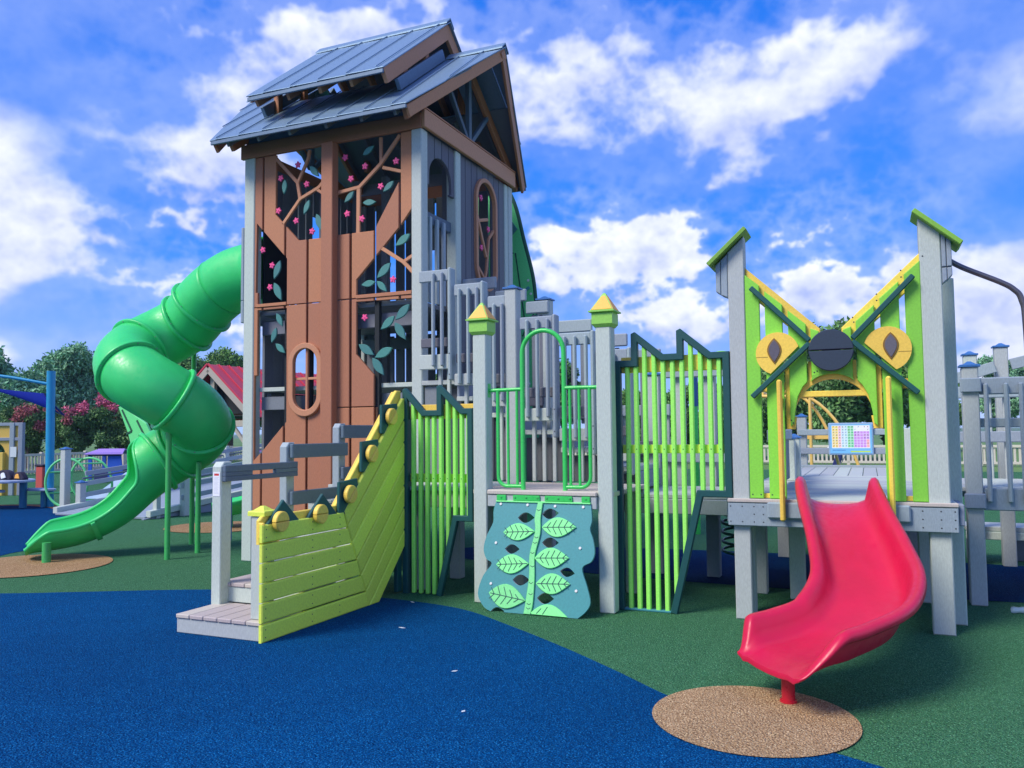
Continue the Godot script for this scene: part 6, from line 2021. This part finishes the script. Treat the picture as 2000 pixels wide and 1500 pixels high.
		for zz in [zf - 0.03, zb + 0.4]:
			beam(v, "barge_board", ridge + Vector3(0, -0.13, zz), eave + Vector3(0, -0.13, zz), 0.05, 0.2, "timber", up)
			beam(v, "brace", Vector3(-17.42 + s3 * 1.3, 1.25, zz - 0.1), Vector3(-17.42 + s3 * 0.85, 1.75, zz - 0.1), 0.09, 0.09, "timber", Vector3.BACK)
	for zz in [zf - 0.25, zb + 0.6]:
		for x in [-18.75, -16.1]:
			B(v, "post", Vector3(x - 0.09, 0, zz - 0.09), Vector3(x + 0.09, 2.05, zz + 0.09), "timber", 0.01)
		B(v, "tie_beam", Vector3(-18.95, 1.72, zz - 0.06), Vector3(-15.9, 1.90, zz + 0.06), "timber", 0.01)
		B(v, "king_post", Vector3(-17.5, 1.9, zz - 0.06), Vector3(-17.34, 3.2, zz + 0.06), "timber", 0.008)
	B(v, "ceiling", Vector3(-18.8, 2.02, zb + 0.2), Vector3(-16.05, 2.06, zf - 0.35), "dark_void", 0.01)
	PF(v, "gable_dark_fill", [[-18.75, 2.1], [-16.1, 2.1], [-17.42, 3.28]], zf - 0.5, 0.04, "dark_void", 0.004)  # near-black sheet standing in for the shade inside the open gable
	# board fence round the playground
	var path := [Vector2(-46, -5), Vector2(-30.0, -20.2), Vector2(-33.0, -36.0), Vector2(-8, -37.5), Vector2(6, -36.5), Vector2(22, -33)]
	var fl := ["long cream picket fence at the far left behind the yellow playhouse", "cream picket fence behind the blue play tent and the ramp", "cream picket fence behind the tower stairs and slatted panels", "cream picket fence seen through the cat gate beyond the deck", "cream picket fence behind the slatted bridge at the right"]
	for i in path.size() - 1:
		var a: Vector2 = path[i]
		var c2: Vector2 = path[i + 1]
		var f := thing("picket_fence", fl[i], "fence", Vector3((a.x + c2.x) / 2, 0, (a.y + c2.y) / 2), "picket fences round the playground")
		var ln := a.distance_to(c2)
		var dir := (c2 - a) / ln
		var st := SurfaceTool.new()
		st.begin(Mesh.PRIMITIVE_TRIANGLES)
		var rot := Basis(Vector3.UP, -dir.angle())
		for k in int(ln / 0.17):
			var pp := a + dir * (k * 0.17 + 0.05)
			st.append_from(cbox(Vector3(0.085, 0.72, 0.03), 0.004), 0, Transform3D(rot, Vector3(pp.x, 0.38, pp.y)))
		var pk := put(f, "pickets", st.commit(), M["fence_cream"], Transform3D.IDENTITY)
		pk.set_meta("kind", "stuff")
		for y in [0.12, 0.77]:
			beam(f, "rail", Vector3(a.x, y, a.y) + rot.z * 0.04, Vector3(c2.x, y, c2.y) + rot.z * 0.04, 0.05, 0.10, "fence_cream")
		for k in int(ln / 2.4) + 1:
			var pp := a + dir * (k * 2.4)
			put(f, "post", cbox(Vector3(0.13, 0.88, 0.13), 0.01), M["fence_cream"], Transform3D(rot, Vector3(pp.x, 0.43, pp.y)))

# ---------------------------------------------------------------- trees
func leaf_cloud(sd: int, lobes: Array, count: int, size: float, c0: Color, c1: Color) -> MultiMesh:
	var r := RandomNumberGenerator.new()
	r.seed = sd
	var st := SurfaceTool.new()
	st.begin(Mesh.PRIMITIVE_TRIANGLES)
	# a small spray of leaves: three bent blades
	for k in 3:
		var rot := Basis(Vector3.UP, k * 2.1) * Basis(Vector3.RIGHT, 0.5 + k * 0.25)
		var a := rot * Vector3(0, 0, 0)
		var b := rot * Vector3(0.22, 0.08, 0.45)
		var c := rot * Vector3(0, 0.0, 1.0)
		var d := rot * Vector3(-0.22, 0.08, 0.45)
		for q in [[a, b, c], [a, c, d]]:
			var n: Vector3 = (q[1] - q[0]).cross(q[2] - q[0]).normalized()
			for p in q:
				st.set_normal(-n)
				st.set_color(Color(1, 1, 1))
				st.add_vertex(p)
	var mm := MultiMesh.new()
	mm.transform_format = MultiMesh.TRANSFORM_3D
	mm.use_colors = true
	mm.mesh = st.commit()
	mm.instance_count = count
	var total := 0.0
	for l in lobes:
		total += l[3] * l[3]
	for i in count:
		var pick := r.randf() * total
		var lb: Array = lobes[0]
		for l in lobes:
			pick -= l[3] * l[3]
			lb = l
			if pick <= 0:
				break
		var dv := Vector3(r.randfn(), r.randfn(), r.randfn()).normalized()
		var rad: float = lb[3] * pow(r.randf(), 0.45) * r.randf_range(0.82, 1.12)
		var p := Vector3(lb[0], lb[1], lb[2]) + dv * Vector3(rad, rad * 0.82, rad)
		var bs := Basis(Vector3(r.randfn(), r.randfn(), r.randfn()).normalized(), r.randf() * TAU) * size * r.randf_range(0.6, 1.35)
		mm.set_instance_transform(i, Transform3D(bs, p))
		var t := r.randf()
		mm.set_instance_color(i, c0.lerp(c1, t))
	return mm

func tree_kind(sd: int, h: float, w: float, count: int, size: float, c0: Color, c1: Color, low := 0.25) -> Dictionary:
	var r := RandomNumberGenerator.new()
	r.seed = sd
	var lobes := []
	for i in 26:
		var y := lerpf(low, 0.93, pow(r.randf(), 0.85))
		var spread := w * 0.36 * (1.15 - absf(y - 0.5) * 1.15)
		var a := r.randf() * TAU
		lobes.append([cos(a) * spread * sqrt(r.randf()), y * h, sin(a) * spread * sqrt(r.randf()), h * r.randf_range(0.075, 0.155)])
	lobes.append([0, h * 0.88, 0, h * 0.12])
	lobes.append([0, h * 0.5, 0, h * 0.22])
	return {"h": h, "mm": leaf_cloud(sd + 1, lobes, count, size, c0, c1), "lobes": lobes}

func plant_tree(kind: Dictionary, called: String, label: String, at: Vector2, scale_k: float, turn: float, m: String, group: String, flowers := []):
	var t := thing(called, label, "tree", Vector3(at.x, 0, at.y), group)
	t.rotation.y = turn
	t.scale = Vector3.ONE * scale_k
	var h: float = kind["h"]
	if not kind.has("trunk"):
		var st := SurfaceTool.new()
		st.begin(Mesh.PRIMITIVE_TRIANGLES)
		var add := func(path: Array, r0: float, r1: float):
			var rows := []
			for i in path.size():
				var row := PackedVector3Array()
				for j in 8:
					var a := TAU * j / 8
					var rr := lerpf(r0, r1, float(i) / (path.size() - 1))
					row.append((path[i] as Vector3) + Vector3(cos(a) * rr, 0, sin(a) * rr))
				rows.append(row)
			st.append_from(grid_mesh(rows, true), 0, Transform3D.IDENTITY)
		add.call([Vector3(0, -0.05, 0), Vector3(0.03 * h * 0.2, h * 0.2, 0), Vector3(0, h * 0.42, 0.02 * h), Vector3(0.01 * h, h * 0.75, 0)], h * 0.032, h * 0.006)
		for i in 7:
			var l: Array = kind["lobes"][i]
			add.call([Vector3(0, h * (0.2 + 0.03 * i), 0), Vector3(l[0] * 0.5, lerpf(h * 0.3, l[1], 0.5), l[2] * 0.5), Vector3(l[0], l[1], l[2])], h * 0.013, h * 0.004)
		kind["trunk"] = st.commit()
	var tr := MeshInstance3D.new()
	tr.name = "trunk"
	tr.mesh = kind["trunk"]
	tr.material_override = M["bark"]
	t.add_child(tr, true)
	var cr := MultiMeshInstance3D.new()
	cr.name = "crown"
	cr.multimesh = kind["mm"]
	cr.material_override = M[m]
	cr.set_meta("kind", "stuff")
	t.add_child(cr, true)
	for f in flowers:
		var fm := MultiMeshInstance3D.new()
		fm.name = numbered("blossom", t)
		fm.multimesh = f[0]
		fm.material_override = M[f[1]]
		fm.set_meta("kind", "stuff")
		t.add_child(fm, true)

func polar(az: float, d: float) -> Vector2:
	return Vector2(sin(deg_to_rad(az)) * d, -cos(deg_to_rad(az)) * d)

func trees():
	var g0 := Color(0.42, 0.42, 0.42)
	var g1 := Color(1.25, 1.25, 1.1)
	var broad := tree_kind(101, 6.2, 6.4, 9000, 0.28, g0, g1, 0.2)
	var tall := tree_kind(131, 7.4, 5.0, 9000, 0.28, g0, g1, 0.22)
	var bushy := tree_kind(151, 5.2, 6.6, 9000, 0.27, g0, g1, 0.10)
	var myrtle := tree_kind(171, 2.9, 4.4, 5200, 0.17, g0, Color(1.1, 1.0, 1.0), 0.24)
	var far := "trees beyond the fence"
	var lst := [
		[broad, -57.5, 47.0, 0.92, "leaf_teal", "broad tree at the left edge behind the shade sail"],
		[bushy, -55.0, 45.0, 0.86, "leaf_teal", "bushy tree above the picnic table and yellow playhouse"],
		[tall, -52.0, 49.0, 0.82, "leaf_teal", "tall tree just right of the cyan shade post"],
		[broad, -50.0, 51.0, 0.86, "leaf_mid", "round tree left of the spiral tube slide"],
		[bushy, -47.8, 50.0, 0.96, "leaf_teal", "low spreading tree hidden behind the spiral tube slide"],
		[tall, -44.6, 56.0, 0.86, "leaf_dark", "dark pointed tree above the left end of the red pavilion roof"],
		[tall, -42.6, 60.0, 0.95, "leaf_mid", "tall tree rising over the red pavilion roof"],
		[broad, -39.5, 58.0, 0.90, "leaf_dark", "dark tree seen through the oval tower window"],
		[tall, -35.0, 58.0, 0.80, "leaf_teal", "tree hidden behind the tower trunk front"],
		[broad, -30.0, 56.0, 0.86, "leaf_mid", "tree behind the right side of the tower"],
		[broad, -25.0, 56.0, 0.80, "leaf_dark", "tree behind the top of the tower staircase"],
		[tall, -20.0, 56.0, 0.84, "leaf_dark", "narrow tree behind the foot of the tower staircase"],
		[broad, -15.0, 54.0, 0.66, "leaf_mid", "low tree behind the right lantern post"],
		[broad, -11.6, 48.0, 0.66, "leaf_dark", "dark tree behind the right slatted panel"],
		[bushy, -8.3, 46.0, 0.84, "leaf_dark", "dark tree left of the cat face"],
		[bushy, -5.0, 44.0, 1.06, "leaf_dark", "dense dark tree behind the left eye of the cat"],
		[broad, -2.0, 41.0, 1.02, "leaf_dark", "tall dark tree whose top shows in the notch over the cat's nose"],
		[bushy, 1.0, 43.0, 1.0, "leaf_mid", "dense green tree behind the right eye of the cat"],
		[broad, 4.0, 60.0, 0.78, "leaf_mid", "distant tree right of the cat gate"],
		[tall, 7.4, 66.0, 0.86, "leaf_teal", "distant pale tree over the slatted bridge"],
		[bushy, 10.5, 60.0, 1.0, "leaf_mid", "distant tree at the right edge"]]
	var i := 0
	for k in lst:
		plant_tree(k[0], "tree", k[5], polar(k[1], k[2] + (5.0 if k[1] < -40.0 else 0.0)), k[3] * (1.1 if k[1] < -40.0 else 1.0), i * 1.3, k[4], far)
		i += 1
	# understory so that the gaps at the trees' feet read as shrubs
	var pink := []
	for s in 3:
		var r := RandomNumberGenerator.new()
		r.seed = 300 + s
		var lb := []
		for q in 13:
			var a := r.randf() * TAU
			var rr := 2.0 * sqrt(r.randf())
			lb.append([cos(a) * rr, 2.55 + r.randf_range(-0.30, 0.42) - rr * 0.16, sin(a) * rr, r.randf_range(0.16, 0.36)])
		pink.append(leaf_cloud(400 + s, lb, 900, 0.14, Color(0.7, 0.7, 0.7), Color(1.4, 1.2, 1.2)))
	var my := [[-54.2, 41.5, 1.0, "crape myrtle with faded rust pink blossom left of the cyan shade post", "leaf_rust", 0], [-51.4, 40.5, 0.88, "low crape myrtle with sparse rust blossom right of the cyan shade post", "leaf_rust", 1], [-49.2, 40.0, 1.06, "crape myrtle with bright pink blossom left of the tube slide", "leaf_pink", 2], [-45.6, 44.0, 0.95, "crape myrtle behind the tube slide's lowest bend", "leaf_rust", 0]]
	for k in my:
		plant_tree(myrtle, "crape_myrtle", k[3], polar(k[0], k[1] + 4.5), k[2] * 1.1, k[0], "leaf_dark", "crape myrtles behind the fence", [[pink[k[5]], k[4]]])

# ---------------------------------------------------------------- litter
func litter():
	for k in [[-3.336, -5.493, 0.03, "white paper scrap on the blue ground near the plank wall"], [-2.429, -4.63, 0.022, "small white paper scrap in the middle of the blue ground"], [-2.042, -3.99, 0.016, "tiny white paper scrap nearest the camera on the blue ground"], [-3.75, -6.35, 0.03, "pale scrap lying at the foot of the left slatted panel"]]:
		var o := P(self, "paper_scrap", V2([[-k[2], -0.006], [k[2] * 0.4, -0.009], [k[2], 0.004], [-k[2] * 0.3, 0.009]]), 0.003, "paper", Basis(Vector3.RIGHT, Vector3.FORWARD, Vector3.UP) * Basis(Vector3.BACK, k[0]), Vector3(k[0], 0.009, k[1]), 0.0006)
		tag(o, k[3], "litter", "scraps of litter")
	var b := thing("plastic_bottle", "crushed clear plastic bottle lying on the green ground at the right edge", "bottle", Vector3(1.05, 0, -7.75))
	var rows := []
	var pr := [[0.0, 0.001], [0.003, 0.028], [0.03, 0.033], [0.07, 0.026], [0.10, 0.032], [0.135, 0.030], [0.165, 0.014], [0.185, 0.013], [0.187, 0.001]]
	for p in pr:
		var row := PackedVector3Array()
		for j in 14:
			var a := TAU * j / 14
			row.append(Vector3(1.0 + p[0] * 0.9, 0.03 + sin(a) * p[1] * 0.8, -7.72 + cos(a) * p[1] - p[0] * 0.3))
		rows.append(row)
	put(b, "body", grid_mesh(rows, true), M["bottle_clear"], Transform3D.IDENTITY)
	tube(b, "bottle_cap", [Vector3(1.166, 0.03, -7.7755), Vector3(1.182, 0.03, -7.781)], 0.015, "white_bolt", 12)
